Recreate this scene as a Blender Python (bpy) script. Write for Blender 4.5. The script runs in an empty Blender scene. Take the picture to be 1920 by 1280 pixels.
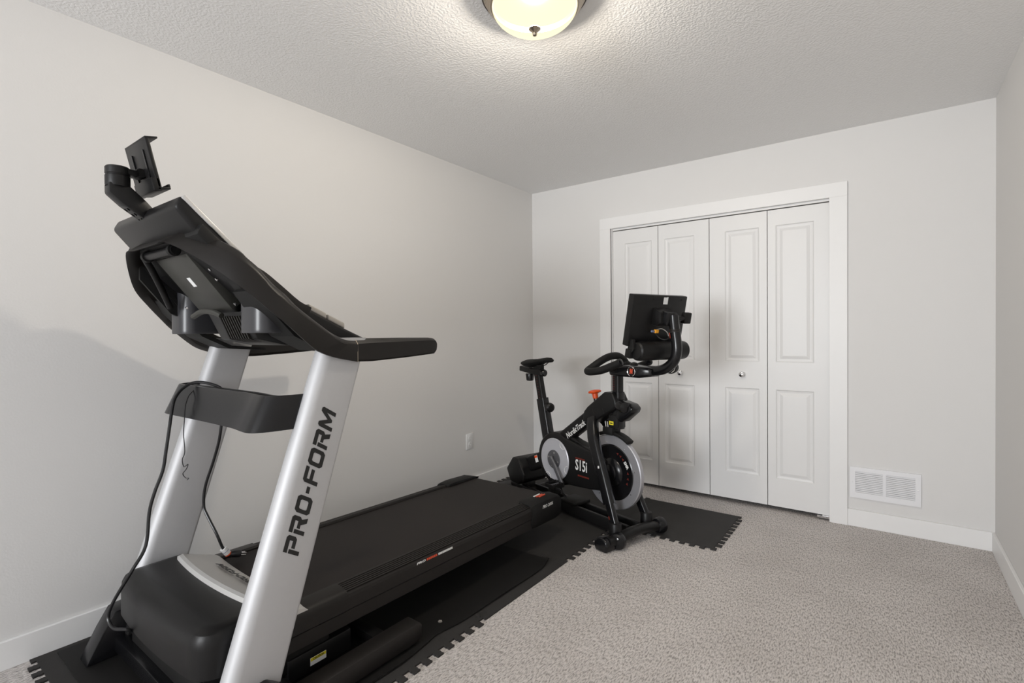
import bpy, bmesh, math, random
from mathutils import Vector, Matrix
random.seed(7)
PI = math.pi
S = bpy.context.scene
COL = S.collection

# ------------------------------------------------------------------ camera
cam = bpy.data.cameras.new('camera'); camo = bpy.data.objects.new('camera', cam); COL.objects.link(camo)
YAW, PITCH, ROLL = 0.64169, -0.009866, -0.007278
fwd = Vector((-math.sin(YAW)*math.cos(PITCH), math.cos(YAW)*math.cos(PITCH), math.sin(PITCH)))
rgt = Vector((math.cos(YAW), math.sin(YAW), 0)); upv = rgt.cross(fwd)
r2 = rgt*math.cos(ROLL)+upv*math.sin(ROLL); u2 = upv*math.cos(ROLL)-rgt*math.sin(ROLL)
M = Matrix((r2, u2, -fwd)).transposed().to_4x4(); M.translation = (2.5539, -3.7325, 1.1946)
camo.matrix_world = M
cam.sensor_fit = 'HORIZONTAL'; cam.sensor_width = 36; cam.lens = 946.33/1920*36; cam.shift_y = -5.134/1920
cam.clip_start = 0.02
S.camera = camo

# ------------------------------------------------------------------ light
W = bpy.data.worlds.new('world'); S.world = W; W.use_nodes = True
bg = W.node_tree.nodes['Background']; bg.inputs[0].default_value = (.80, .88, 1, 1); bg.inputs[1].default_value = 1.0
S.view_settings.view_transform = 'Standard'; S.view_settings.look = 'None'
S.view_settings.gamma = 1; S.view_settings.use_curve_mapping = False
S.view_settings.exposure = 0.06
RW, RD, RH = 3.0133, -8.20, 2.44                     # room width, rear wall y, ceiling height
WX0, WX1, WZ0, WZ1 = 0.55, 2.40, 0.72, 2.10           # window in the rear wall
al = bpy.data.lights.new('window_rear_offscreen', 'AREA'); al.shape = 'RECTANGLE'; al.size = WX1-WX0; al.size_y = WZ1-WZ0
al.energy = 120; al.color = (.95, .975, 1.0); al.spread = math.radians(120)
alo = bpy.data.objects.new('window_rear_offscreen', al); COL.objects.link(alo)
alo.location = ((WX0+WX1)/2, RD-.16, (WZ0+WZ1)/2); alo.rotation_euler = (PI/2, 0, PI)
alo.rotation_euler = Matrix(((1,0,0),(0,0,-1),(0,1,0))).to_euler()

# ------------------------------------------------------------------ materials
MATS = {}
def mat(name, col, rough=.5, metal=0., spec=.5, bump=None, noise=None, emit=None, coat=0.):
    m = bpy.data.materials.new(name); m.use_nodes = True; nt = m.node_tree; b = nt.nodes['Principled BSDF']
    b.inputs['Base Color'].default_value = (*col, 1); b.inputs['Roughness'].default_value = rough
    b.inputs['Metallic'].default_value = metal; b.inputs['Specular IOR Level'].default_value = spec
    b.inputs['Coat Weight'].default_value = coat
    tc = None
    if bump or noise:
        tc = nt.nodes.new('ShaderNodeTexCoord')
    if noise:                       # (scale, amount): slight tint variation of the finish
        n = nt.nodes.new('ShaderNodeTexNoise'); n.inputs['Scale'].default_value = noise[0]; n.inputs['Detail'].default_value = 5
        nt.links.new(tc.outputs['Object'], n.inputs['Vector'])
        r = nt.nodes.new('ShaderNodeMix'); r.data_type = 'RGBA'
        a = noise[1]
        r.inputs[6].default_value = (*[c*(1-a) for c in col], 1); r.inputs[7].default_value = (*[min(1, c*(1+a)) for c in col], 1)
        nt.links.new(n.outputs['Fac'], r.inputs[0]); nt.links.new(r.outputs[2], b.inputs['Base Color'])
    if bump:                        # (scale, strength, distance)
        n = nt.nodes.new('ShaderNodeTexNoise'); n.inputs['Scale'].default_value = bump[0]; n.inputs['Detail'].default_value = 3
        nt.links.new(tc.outputs['Object'], n.inputs['Vector'])
        k = nt.nodes.new('ShaderNodeBump'); k.inputs['Strength'].default_value = bump[1]; k.inputs['Distance'].default_value = bump[2]
        nt.links.new(n.outputs['Fac'], k.inputs['Height']); nt.links.new(k.outputs['Normal'], b.inputs['Normal'])
    if emit:
        b.inputs['Emission Color'].default_value = (*emit[0], 1); b.inputs['Emission Strength'].default_value = emit[1]
    MATS[name] = m
    return m
mat('wall_paint', (.755, .745, .735), .75, spec=.25, bump=(140, .12, .002), noise=(1.2, .012))
mat('trim_white', (.86, .855, .85), .42, spec=.4, noise=(3, .01))
mat('door_white', (.80, .795, .79), .40, spec=.4, bump=(60, .04, .001))
mat('black_satin', (.0075, .0072, .0074), .40, spec=.30, bump=(420, .12, .0006))
mat('black_gloss', (.006, .006, .007), .24, spec=.42)
mat('black_matte', (.009, .0087, .0085), .58, spec=.25, bump=(380, .2, .0006))
mat('black_inner', (.009, .0087, .0085), .58, spec=.25)
mat('grip_brown', (.0105, .0088, .0078), .42, spec=.32, bump=(500, .15, .0005))
mat('belt_rubber', (.017, .0138, .0128), .60, spec=.25, noise=(3.5, .25), bump=(700, .25, .0006))
mat('rail_plastic', (.015, .0128, .0118), .46, spec=.3)
mat('cup_plastic', (.035, .035, .039), .33, spec=.5)
mat('olive_plate', (.045, .044, .039), .45, spec=.3)
mat('silver_paint', (.52, .52, .53), .56, .40, spec=.4, noise=(60, .02))
mat('silver_trim', (.60, .59, .575), .36, .35)
mat('grey_pad', (.40, .375, .345), .5)
mat('chrome', (.75, .75, .76), .12, 1.)
mat('nickel', (.42, .36, .29), .28, 1.)
mat('bronze_edge', (.05, .035, .025), .4, .6)
mat('flywheel_metal', (.47, .47, .50), .34, .65)
mat('crank_silver', (.56, .56, .60), .38, .3)
mat('crank_dark', (.12, .12, .13), .4, .4)
mat('white_print', (.78, .78, .77), .5)
mat('black_print', (.008, .008, .008), .5)
mat('red_print', (.62, .075, .03), .5)
mat('darkred_print', (.16, .02, .012), .5)
mat('dimred_print', (.24, .035, .025), .5)
mat('orange_plastic', (.85, .10, .015), .35)
mat('orange_plug', (.85, .38, .03), .4)
mat('yellow_label', (.72, .62, .03), .5)
mat('blue_label', (.16, .20, .32), .3)
mat('foam_black', (.038, .036, .035), .70, spec=.22, noise=(9, .18), bump=(260, .4, .0012))
mat('mat_black', (.0105, .0098, .0095), .60, spec=.25, noise=(6, .2), bump=(300, .25, .001))
mat('outlet_white', (.82, .82, .82), .35)
mat('vent_white', (.84, .84, .86), .35)
mat('cord_black', (.010, .010, .011), .35)
mat('duct_metal', (.45, .45, .46), .45, .6)

def carpet_mat():
    m = bpy.data.materials.new('carpet_loop'); m.use_nodes = True; nt = m.node_tree; b = nt.nodes['Principled BSDF']
    N = nt.nodes.new; L = nt.links.new
    tc = N('ShaderNodeTexCoord'); mp = N('ShaderNodeMapping'); L(tc.outputs['Object'], mp.inputs['Vector'])
    mp.inputs['Scale'].default_value = (1, .30, 1)
    vor = N('ShaderNodeTexVoronoi'); vor.inputs['Scale'].default_value = 150; vor.inputs['Randomness'].default_value = .8
    L(mp.outputs['Vector'], vor.inputs['Vector'])
    no = N('ShaderNodeTexNoise'); no.inputs['Scale'].default_value = 190; no.inputs['Detail'].default_value = 6; no.inputs['Roughness'].default_value = .65
    L(mp.outputs['Vector'], no.inputs['Vector'])
    big = N('ShaderNodeTexNoise'); big.inputs['Scale'].default_value = 3.0; big.inputs['Detail'].default_value = 3
    L(tc.outputs['Object'], big.inputs['Vector'])
    ramp = N('ShaderNodeValToRGB'); e = ramp.color_ramp.elements
    e[0].position = .38; e[0].color = (.40, .368, .352, 1); e[1].position = .54; e[1].color = (.86, .81, .785, 1)
    L(no.outputs['Fac'], ramp.inputs['Fac'])
    mx = N('ShaderNodeMix'); mx.data_type = 'RGBA'; mx.blend_type = 'MULTIPLY'; mx.inputs[0].default_value = 1
    r2 = N('ShaderNodeValToRGB'); e = r2.color_ramp.elements; e[0].position = .3; e[0].color = (.88, .875, .87, 1); e[1].position = .7; e[1].color = (1, 1, 1, 1)
    L(big.outputs['Fac'], r2.inputs['Fac']); L(ramp.outputs['Color'], mx.inputs[6]); L(r2.outputs['Color'], mx.inputs[7])
    L(mx.outputs[2], b.inputs['Base Color'])
    ad = N('ShaderNodeMath'); ad.operation = 'SUBTRACT'; L(no.outputs['Fac'], ad.inputs[0])
    ml = N('ShaderNodeMath'); ml.operation = 'MULTIPLY'; ml.inputs[1].default_value = .5; L(vor.outputs['Distance'], ml.inputs[0]); L(ml.outputs[0], ad.inputs[1])
    k = N('ShaderNodeBump'); k.inputs['Strength'].default_value = 1.0; k.inputs['Distance'].default_value = .007
    L(ad.outputs[0], k.inputs['Height']); L(k.outputs['Normal'], b.inputs['Normal'])
    b.inputs['Roughness'].default_value = .95; b.inputs['Specular IOR Level'].default_value = .1
    MATS['carpet'] = m
carpet_mat()
def ceiling_mat():
    m = bpy.data.materials.new('ceiling_knockdown'); m.use_nodes = True; nt = m.node_tree; b = nt.nodes['Principled BSDF']
    N = nt.nodes.new; L = nt.links.new
    tc = N('ShaderNodeTexCoord')
    no = N('ShaderNodeTexNoise'); no.inputs['Scale'].default_value = 95; no.inputs['Detail'].default_value = 2; no.inputs['Roughness'].default_value = .45
    L(tc.outputs['Object'], no.inputs['Vector'])
    r = N('ShaderNodeValToRGB'); e = r.color_ramp.elements; e[0].position = .42; e[1].position = .60
    L(no.outputs['Fac'], r.inputs['Fac'])
    k = N('ShaderNodeBump'); k.inputs['Strength'].default_value = .4; k.inputs['Distance'].default_value = .0022
    L(r.outputs['Color'], k.inputs['Height']); L(k.outputs['Normal'], b.inputs['Normal'])
    b.inputs['Base Color'].default_value = (.90, .895, .89, 1); b.inputs['Roughness'].default_value = .85; b.inputs['Specular IOR Level'].default_value = .15
    MATS['ceiling'] = m
ceiling_mat()
def pane_mat():
    m = bpy.data.materials.new('window_glass'); m.use_nodes = True; nt = m.node_tree
    for n in list(nt.nodes): nt.nodes.remove(n)
    o = nt.nodes.new('ShaderNodeOutputMaterial'); t = nt.nodes.new('ShaderNodeBsdfTransparent'); g = nt.nodes.new('ShaderNodeBsdfGlossy')
    g.inputs['Roughness'].default_value = .02; mx = nt.nodes.new('ShaderNodeMixShader'); mx.inputs[0].default_value = .06
    nt.links.new(t.outputs[0], mx.inputs[1]); nt.links.new(g.outputs[0], mx.inputs[2]); nt.links.new(mx.outputs[0], o.inputs[0])
    MATS['glass'] = m
pane_mat()
def bowl_mat():
    m = bpy.data.materials.new('frosted_bowl'); m.use_nodes = True; nt = m.node_tree
    for n in list(nt.nodes): nt.nodes.remove(n)
    N = nt.nodes.new; L = nt.links.new
    o = N('ShaderNodeOutputMaterial'); t = N('ShaderNodeBsdfTransparent'); p = N('ShaderNodeEmission'); mx = N('ShaderNodeMixShader')
    t.inputs[0].default_value = (1, .96, .88, 1)
    p.inputs['Color'].default_value = (1, .89, .62, 1); p.inputs['Strength'].default_value = 1.35
    mx.inputs[0].default_value = .6
    L(t.outputs[0], mx.inputs[1]); L(p.outputs[0], mx.inputs[2]); L(mx.outputs[0], o.inputs[0])
    MATS['lamp_glass'] = m
bowl_mat()

# ------------------------------------------------------------------ mesh helpers
V = Vector
def newbm(): return bmesh.new()
def face(bm, vs):
    try: return bm.faces.new(vs)
    except ValueError: return None
def ring_loft(bm, rings, closed=True, cap=True, loop=False):
    vr = [[bm.verts.new(p) for p in r] for r in rings]
    n = len(vr[0]); m = len(vr)
    for i in range(m if loop else m-1):
        a, b = vr[i], vr[(i+1) % m]
        for j in range(n if closed else n-1):
            k = (j+1) % n
            face(bm, (a[j], a[k], b[k], b[j]))
    if cap and not loop and closed:
        face(bm, list(reversed(vr[0]))); face(bm, vr[-1])
    return bm
def box(bm, x0, x1, y0, y1, z0, z1, bev=0., seg=2):
    b = bmesh.new()
    bmesh.ops.create_cube(b, size=1)
    bmesh.ops.scale(b, vec=(x1-x0, y1-y0, z1-z0), verts=b.verts)
    bmesh.ops.translate(b, vec=((x0+x1)/2, (y0+y1)/2, (z0+z1)/2), verts=b.verts)
    if bev: bmesh.ops.bevel(b, geom=list(b.edges), offset=bev, segments=seg, profile=.5, affect='EDGES')
    return merge(bm, b)
def merge(bm, b, mtx=None):
    if mtx is not None: bmesh.ops.transform(b, matrix=mtx, verts=b.verts)
    me = bpy.data.meshes.new('tmp'); b.to_mesh(me); b.free(); bm.from_mesh(me); bpy.data.meshes.remove(me)
    return bm
def bevel_sharp(bm, off, seg=2, ang=35):
    es = [e for e in bm.edges if len(e.link_faces) == 2 and e.calc_face_angle(0) > math.radians(ang)]
    if es: bmesh.ops.bevel(bm, geom=es, offset=off, segments=seg, profile=.5, affect='EDGES', clamp_overlap=True)
    return bm
def cr(pts, n=8, closed=False):
    """Catmull-Rom through points (tuples of any length)"""
    P = [list(map(float, p)) for p in pts]; out = []; m = len(P); D = len(P[0])
    for i in range(m if closed else m-1):
        if closed: p0, p1, p2, p3 = P[i-1], P[i], P[(i+1) % m], P[(i+2) % m]
        else:
            p1, p2 = P[i], P[i+1]
            p0 = P[i-1] if i > 0 else [2*p1[k]-p2[k] for k in range(D)]
            p3 = P[i+2] if i+2 < m else [2*p2[k]-p1[k] for k in range(D)]
        for s in range(n):
            t = s/n
            out.append(tuple(.5*((2*p1[k])+(-p0[k]+p2[k])*t+(2*p0[k]-5*p1[k]+4*p2[k]-p3[k])*t*t+(-p0[k]+3*p1[k]-3*p2[k]+p3[k])*t**3) for k in range(D)))
    if not closed: out.append(tuple(P[-1]))
    return out
def prof_circle(r, n=12, ry=None):
    ry = ry or r
    return [(r*math.cos(2*PI*i/n), ry*math.sin(2*PI*i/n)) for i in range(n)]
def prof_rrect(w, h, r, n=3):
    out = []
    for cx, cy, a0 in ((w/2-r, h/2-r, 0), (-w/2+r, h/2-r, PI/2), (-w/2+r, -h/2+r, PI), (w/2-r, -h/2+r, 3*PI/2)):
        for i in range(n+1):
            a = a0+PI/2*i/n; out.append((cx+r*math.cos(a), cy+r*math.sin(a)))
    return out
def sweep(bm, path, prof, up=(0, 0, 1), closed=False, scales=None):
    """sweep a profile (a,b): a along side = t x up, b along the frame's up"""
    P = [V(p) for p in path]; rings = []; m = len(P); u = V(up)
    for i, p in enumerate(P):
        t = (P[(i+1) % m]-P[i-1]) if closed else (P[min(i+1, m-1)]-P[max(i-1, 0)])
        t.normalize()
        s = t.cross(u)
        if s.length < 1e-4: s = t.cross(V((1, 0, 0)))
        s.normalize(); w = s.cross(t)
        k = scales[i] if scales else 1.
        rings.append([p+s*(a*k)+w*(b*k) for a, b in prof])
    return ring_loft(bm, rings, loop=closed)
def tube(bm, path, r, n=12, up=(0.13, .21, .97), scales=None, closed=False):
    P = [V(p) for p in path]; m = len(P)
    # parallel transport frame
    t0 = (P[1]-P[0]).normalized(); a = V(up); s = a-t0*a.dot(t0); s.normalize(); rings = []; pt = t0
    for i in range(m):
        t = (P[(i+1) % m]-P[i-1]) if closed else (P[min(i+1, m-1)]-P[max(i-1, 0)])
        t.normalize()
        ax = pt.cross(t)
        if ax.length > 1e-6: s = Matrix.Rotation(pt.angle(t), 3, ax.normalized()) @ s
        s = (s-t*s.dot(t)).normalized(); b = t.cross(s); k = scales[i] if scales else 1.
        rings.append([P[i]+(s*math.cos(2*PI*j/n)+b*math.sin(2*PI*j/n))*r*k for j in range(n)]); pt = t
    return ring_loft(bm, rings, loop=closed)
def lathe(bm, prof, n=32, mtx=None):
    """prof: list of (radius, height) about local z"""
    b = bmesh.new(); rings = []
    for r, h in prof: rings.append([(max(r, 1e-5)*math.cos(2*PI*i/n), max(r, 1e-5)*math.sin(2*PI*i/n), h) for i in range(n)])
    ring_loft(b, rings, loop=(prof[0][0] > 1e-4 and prof[-1][0] > 1e-4))
    bmesh.ops.remove_doubles(b, verts=b.verts, dist=2e-5)
    return merge(bm, b, mtx)
def along(p, d, up=(0, 0, 1)):
    """matrix whose local z points along d, at p"""
    d = V(d).normalized(); q = d.to_track_quat('Z', 'Y'); return Matrix.Translation(V(p)) @ q.to_matrix().to_4x4()
def prism(bm, poly, a0, a1, axis='x', bev=0., seg=2):
    """extrude 2-D polygon: axis x: poly=(y,z); axis y: poly=(x,z); axis z: poly=(x,y)"""
    b = bmesh.new()
    f = {'x': lambda p, a: (a, p[0], p[1]), 'y': lambda p, a: (p[0], a, p[1]), 'z': lambda p, a: (p[0], p[1], a)}[axis]
    A = [b.verts.new(f(p, a0)) for p in poly]; B = [b.verts.new(f(p, a1)) for p in poly]
    n = len(poly)
    b.faces.new(A); b.faces.new(list(reversed(B)))
    for i in range(n): b.faces.new((A[i], B[i], B[(i+1) % n], A[(i+1) % n]))
    bmesh.ops.recalc_face_normals(b, faces=b.faces)
    if bev: bevel_sharp(b, bev, seg)
    return merge(bm, b)
def obj(name, bm, material, parent=None, root=None, smooth=True, label=None, kind=None, world=True):
    """one mesh object; vertices given in world coordinates are moved into the root's frame"""
    if root is not None and world:
        bmesh.ops.translate(bm, vec=-V(root.location), verts=bm.verts)
    bmesh.ops.recalc_face_normals(bm, faces=bm.faces)
    me = bpy.data.meshes.new(name); bm.to_mesh(me); bm.free()
    me.materials.append(MATS[material])
    if smooth:
        for p in me.polygons: p.use_smooth = True
        me.set_sharp_from_angle(angle=math.radians(32))
    o = bpy.data.objects.new(name, me); COL.objects.link(o)
    if parent is not None: o.parent = parent
    if label: o['label'] = label
    if kind: o['kind'] = kind
    return o
def share(o, parent=None, loc=None, rot=None, scale=None):
    c = o.copy(); COL.objects.link(c)
    if parent is not None: c.parent = parent
    if loc is not None: c.location = loc
    if rot is not None: c.rotation_euler = rot
    if scale is not None: c.scale = scale
    return c
def thing(name, label, cat, loc=(0, 0, 0), rotz=0, group=None):
    o = bpy.data.objects.new(name, None); COL.objects.link(o); o.empty_display_size = .05
    o.location = loc; o.rotation_euler = (0, 0, rotz); o['label'] = label; o['category'] = cat
    if group: o['group'] = group
    return o
def tag(o, label, cat, group=None):
    o['label'] = label; o['category'] = cat; o['kind'] = 'thing'
    if group: o['group'] = group
    return o
def text_bm(txt, size, depth=.0006, bold=0., shear=0., width=None):
    """built-in font as a mesh in the local xy plane, left-bottom at the origin"""
    c = bpy.data.curves.new('t', 'FONT'); c.body = txt; c.size = size; c.extrude = depth/2; c.offset = bold; c.shear = shear; c.resolution_u = 2
    o = bpy.data.objects.new('t', c); COL.objects.link(o); bpy.context.view_layer.update()
    me = bpy.data.meshes.new_from_object(o.evaluated_get(bpy.context.evaluated_depsgraph_get()))
    b = bmesh.new(); b.from_mesh(me); bpy.data.objects.remove(o); bpy.data.curves.remove(c); bpy.data.meshes.remove(me)
    xs = [v.co.x for v in b.verts]; ys = [v.co.y for v in b.verts]
    if xs:
        bmesh.ops.translate(b, vec=(-min(xs), -min(ys), 0), verts=b.verts)
        if width: bmesh.ops.scale(b, vec=(width/(max(xs)-min(xs)), 1, 1), verts=b.verts)
    return b
def dashes_bm(width, height, n, depth=.0008):
    """a line of print too small to read: short bars"""
    b = bmesh.new(); w = width/n
    for k in range(n): box(b, k*w, k*w+w*.78, 0, height, -depth/2, depth/2)
    return b
def frame3(p, ex, ey):
    """matrix with local x along ex, local y along ey (orthogonalised), origin p"""
    ex = V(ex).normalized(); ey = V(ey); ey = (ey-ex*ex.dot(ey)).normalized(); ez = ex.cross(ey)
    return Matrix.Translation(V(p)) @ Matrix((ex, ey, ez)).transposed().to_4x4()
GLY = {
 'P': (1.12, [[(0,.76),(0,1),(.95,1),(1.1,.88),(1.1,.46),(.95,.34),(.35,.34),(.35,.56),(.80,.56),(.80,.76)], [(0,0),(.27,0),(.27,.68),(0,.68)]]),
 'R': (1.14, [[(0,.76),(0,1),(.95,1),(1.1,.88),(1.1,.48),(.95,.36),(1.14,0),(.80,0),(.60,.36),(.35,.36),(.35,.56),(.80,.56),(.80,.76)], [(0,0),(.27,0),(.27,.68),(0,.68)]]),
 'F': (1.02, [[(0,.62),(0,.88),(.14,1),(1.04,1),(1.04,.77),(.27,.77),(.27,.60),(.95,.60),(.95,.38),(.27,.38),(.27,0),(0,0)]]),
 'M': (1.36, [[(0,0),(0,.9),(.1,1),(.30,1),(.66,.46),(1.02,1),(1.24,1),(1.34,.9),(1.34,0),(1.07,0),(1.07,.62),(.74,.14),(.58,.14),(.27,.62),(.27,0)]]),
 '-': (.50, [[(.02,.38),(.46,.38),(.46,.6),(.02,.6)]]),
 'O': (1.16, None)}
def wide_text_bm(txt, width, height, depth=.0006, shear=.28, gap=.16):
    b = bmesh.new(); x = 0
    def add(poly, dx):
        A = [b.verts.new((px+dx, py, 0)) for px, py in poly]; b.faces.new(A)
    for ch in txt:
        w, polys = GLY[ch]
        if polys is None:
            o = [(.16,0),(.98,0),(1.14,.16),(1.14,.84),(.98,1),(.16,1),(0,.84),(0,.16)]
            i = [(.34,.24),(.80,.24),(.87,.31),(.87,.69),(.80,.76),(.34,.76),(.27,.69),(.27,.31)]
            A = [b.verts.new((px+x, py, 0)) for px, py in o]; B = [b.verts.new((px+x, py, 0)) for px, py in i]
            for k in range(8): b.faces.new((A[k], A[(k+1) % 8], B[(k+1) % 8], B[k]))
        else:
            for p in polys: add(p, x)
        x += w+gap
    tot = x-gap
    for v in b.verts:
        v.co.x = (v.co.x+shear*v.co.y)
    bmesh.ops.scale(b, vec=(width/(tot+shear), height, 1), verts=b.verts)
    bmesh.ops.triangulate(b, faces=b.faces)
    g = bmesh.ops.extrude_face_region(b, geom=list(b.faces))
    bmesh.ops.translate(b, vec=(0, 0, depth), verts=[e for e in g['geom'] if isinstance(e, bmesh.types.BMVert)])
    return b
def placed(b, m):
    bmesh.ops.transform(b, matrix=m, verts=b.verts); return b
def cut(o, cutter_bm, root=None):
    """cut real openings into a mesh object"""
    c = obj('cutter', cutter_bm, 'black_inner', None, root, smooth=False); c.parent = o.parent
    md = o.modifiers.new('cut', 'BOOLEAN'); md.operation = 'DIFFERENCE'; md.solver = 'EXACT'; md.object = c
    bpy.context.view_layer.update()
    me = bpy.data.meshes.new_from_object(o.evaluated_get(bpy.context.evaluated_depsgraph_get()))
    o.modifiers.remove(md); old = o.data; nm = old.name; o.data = me; bpy.data.meshes.remove(old); me.name = nm
    cm = c.data; bpy.data.objects.remove(c); bpy.data.meshes.remove(cm)
    return o
def struct(name, bm, m, parent=None, smooth=False, **k):
    o = obj(name, bm, m, parent, smooth=smooth, **k)
    if parent is None: o['kind'] = 'structure'
    return o

# ------------------------------------------------------------------ room shell
T = .12
struct('floor', box(newbm(), 0, RW, RD, 0, -.10, 0), 'carpet')
struct('ceiling', box(newbm(), -T, RW+T, RD-T, .9, RH, RH+.1), 'ceiling')
struct('wall_left', box(newbm(), -T, 0, RD-T, .9, -.1, RH), 'wall_paint')
struct('wall_right', box(newbm(), RW, RW+T, RD-T, .9, -.1, RH), 'wall_paint')
OX0, OX1, OZ = .768, 2.277, 2.03                      # closet opening
b = newbm(); box(b, 0, OX0, 0, T, -.1, RH); box(b, OX0, OX1, 0, T, OZ, RH)
VX0, VX1, VZ0, VZ1 = 2.386, 2.678, .210, .342          # opening behind the vent
box(b, OX1, VX0, 0, T, -.1, RH); box(b, VX1, RW, 0, T, -.1, RH); box(b, VX0, VX1, 0, T, -.1, VZ0); box(b, VX0, VX1, 0, T, VZ1, RH)
struct('wall_back', b, 'wall_paint')
struct('wall_closet', box(newbm(), 0, RW, .78, .9, -.1, RH), 'wall_paint')
struct('floor_closet', box(newbm(), 0, RW, 0, .78, -.1, 0), 'carpet')
b = newbm(); box(b, 0, WX0, RD-T, RD, -.1, RH); box(b, WX1, RW, RD-T, RD, -.1, RH)
box(b, WX0, WX1, RD-T, RD, -.1, WZ0); box(b, WX0, WX1, RD-T, RD, WZ1, RH)
struct('wall_rear', b, 'wall_paint')
# window behind the camera (daylight enters here)
b = newbm(); fw = .05
box(b, WX0, WX0+fw, RD-.09, RD-.03, WZ0, WZ1); box(b, WX1-fw, WX1, RD-.09, RD-.03, WZ0, WZ1)
box(b, WX0+fw, WX1-fw, RD-.09, RD-.03, WZ0, WZ0+fw); box(b, WX0+fw, WX1-fw, RD-.09, RD-.03, WZ1-fw, WZ1)
xm_ = (WX0+WX1)/2; box(b, xm_-.025, xm_+.025, RD-.09, RD-.03, WZ0+fw, WZ1-fw)
win = struct('window_1', b, 'trim_white')
for x0, x1 in ((WX0+fw, xm_-.025), (xm_+.025, WX1-fw)):
    struct('pane', box(newbm(), x0-.004, x1+.004, RD-.064, RD-.058, WZ0+fw-.004, WZ1-fw+.004), 'glass', win)
struct('window_sill', box(newbm(), WX0-.04, WX1+.04, RD-.03, RD+.03, WZ0-.025, WZ0, .004), 'trim_white', win)
# baseboards
HB, TB = .104, .014
def base(name, x0, x1, y0, y1): struct(name, box(newbm(), x0, x1, y0, y1, 0, HB, .002, 1), 'trim_white')
base('baseboard_left', 0, TB, RD, -TB)
base('baseboard_right', RW-TB, RW, RD, -TB)
base('baseboard_back_left', 0, .672, -TB, 0)
base('baseboard_back_right', 2.349, RW, -TB, 0)
# closet casing, jamb, track
CT = .018
b = newbm(); box(b, .672, .764, -CT, 0, 0, 2.028, .0015, 1); struct('trim_1', b, 'trim_white')
b = newbm(); box(b, 2.254, 2.349, -CT, 0, 0, 2.028, .0015, 1); struct('trim_2', b, 'trim_white')
b = newbm(); box(b, .672, 2.349, -CT, 0, 2.028, 2.117, .0015, 1); struct('trim_3', b, 'trim_white')
b = newbm(); box(b, .752, .7745, 0, T, 0, OZ); struct('trim_4', b, 'trim_white')
b = newbm(); box(b, OX1-.004, OX1+.012, 0, T, 0, OZ); struct('trim_5', b, 'trim_white')
b = newbm(); box(b, OX0, OX1, .012, .05, 2.014, 2.032); struct('trim_6', b, 'trim_white')

# closet bifold doors
def door(n, x0, x1, hinge_left):
    y = .012; z0, z1 = .030, 2.006; x0 += .0022; x1 -= .0022
    pa, pb = (x0+.048, x0+.268) if hinge_left else (x1-.268, x1-.048)
    ranges = [(.215, .809), (.993, 1.902)]
    b = newbm()
    def q(xa, xb, za, zb): face(b, [b.verts.new(p) for p in ((xa, y, za), (xb, y, za), (xb, y, zb), (xa, y, zb))])
    q(x0, pa, z0, z1); q(pb, x1, z0, z1)
    zs = [z0]+[z for r in ranges for z in r]+[z1]
    for k in range(0, 6, 2): q(pa, pb, zs[k], zs[k+1])
    # edges and back
    for (xa, za), (xb, zb) in (((x0, z0), (x1, z0)), ((x1, z0), (x1, z1)), ((x1, z1), (x0, z1)), ((x0, z1), (x0, z0))):
        face(b, [b.verts.new(p) for p in ((xa, y, za), (xa, y+.035, za), (xb, y+.035, zb), (xb, y, zb))])
    face(b, [b.verts.new(p) for p in ((x0, y+.035, z0), (x1, y+.035, z0), (x1, y+.035, z1), (x0, y+.035, z1))])
    bmesh.ops.remove_doubles(b, verts=b.verts, dist=1e-5)
    d = struct('door_%d' % n, b, 'door_white')
    for za, zb in ranges:
        rings = []
        for ins, dep in ((-.004, 0), (0, 0), (.006, .0065), (.016, .0085), (.022, .0085), (.040, .0015), (.044, .001)):
            rings.append([(pa+ins, y+dep, za+ins), (pb-ins, y+dep, za+ins), (pb-ins, y+dep, zb-ins), (pa+ins, y+dep, zb-ins)])
        rings[0] = [(p[0], y+.0001, p[2]) for p in rings[0]]
        pbm = newbm(); ring_loft(pbm, rings, cap=False)
        bmesh.ops.remove_doubles(pbm, verts=pbm.verts, dist=1e-6)
        face(pbm, [pbm.verts.new(p) for p in rings[-1]])
        bmesh.ops.remove_doubles(pbm, verts=pbm.verts, dist=1e-6)
        struct('panel', pbm, 'door_white', d)
    return d
edges = [.774, 1.147, 1.523, 1.899, 2.273]
DOORS = [door(i+1, edges[i], edges[i+1], i in (1, 3)) for i in range(4)]
for d, kx, kz in ((DOORS[1], 1.315, .897), (DOORS[2], 1.742, .903)):
    b = newbm(); lathe(b, [(.0, 0), (.010, 0), (.008, .006), (.008, .012), (.0175, .018), (.019, .024), (.017, .030), (.010, .033), (0, .034)], 24, along((kx, .0125, kz), (0, -1, 0)))
    obj('knob', b, 'chrome', d, label='round chrome knob')
b = newbm(); box(b, 2.185, 2.262, -.004, .03, .012, .026, .001, 1); box(b, 2.215, 2.255, .0, .02, .026, .032)
obj('pivot_bracket', b, 'chrome', DOORS[3], smooth=False, label='small metal floor pivot bracket')

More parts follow.
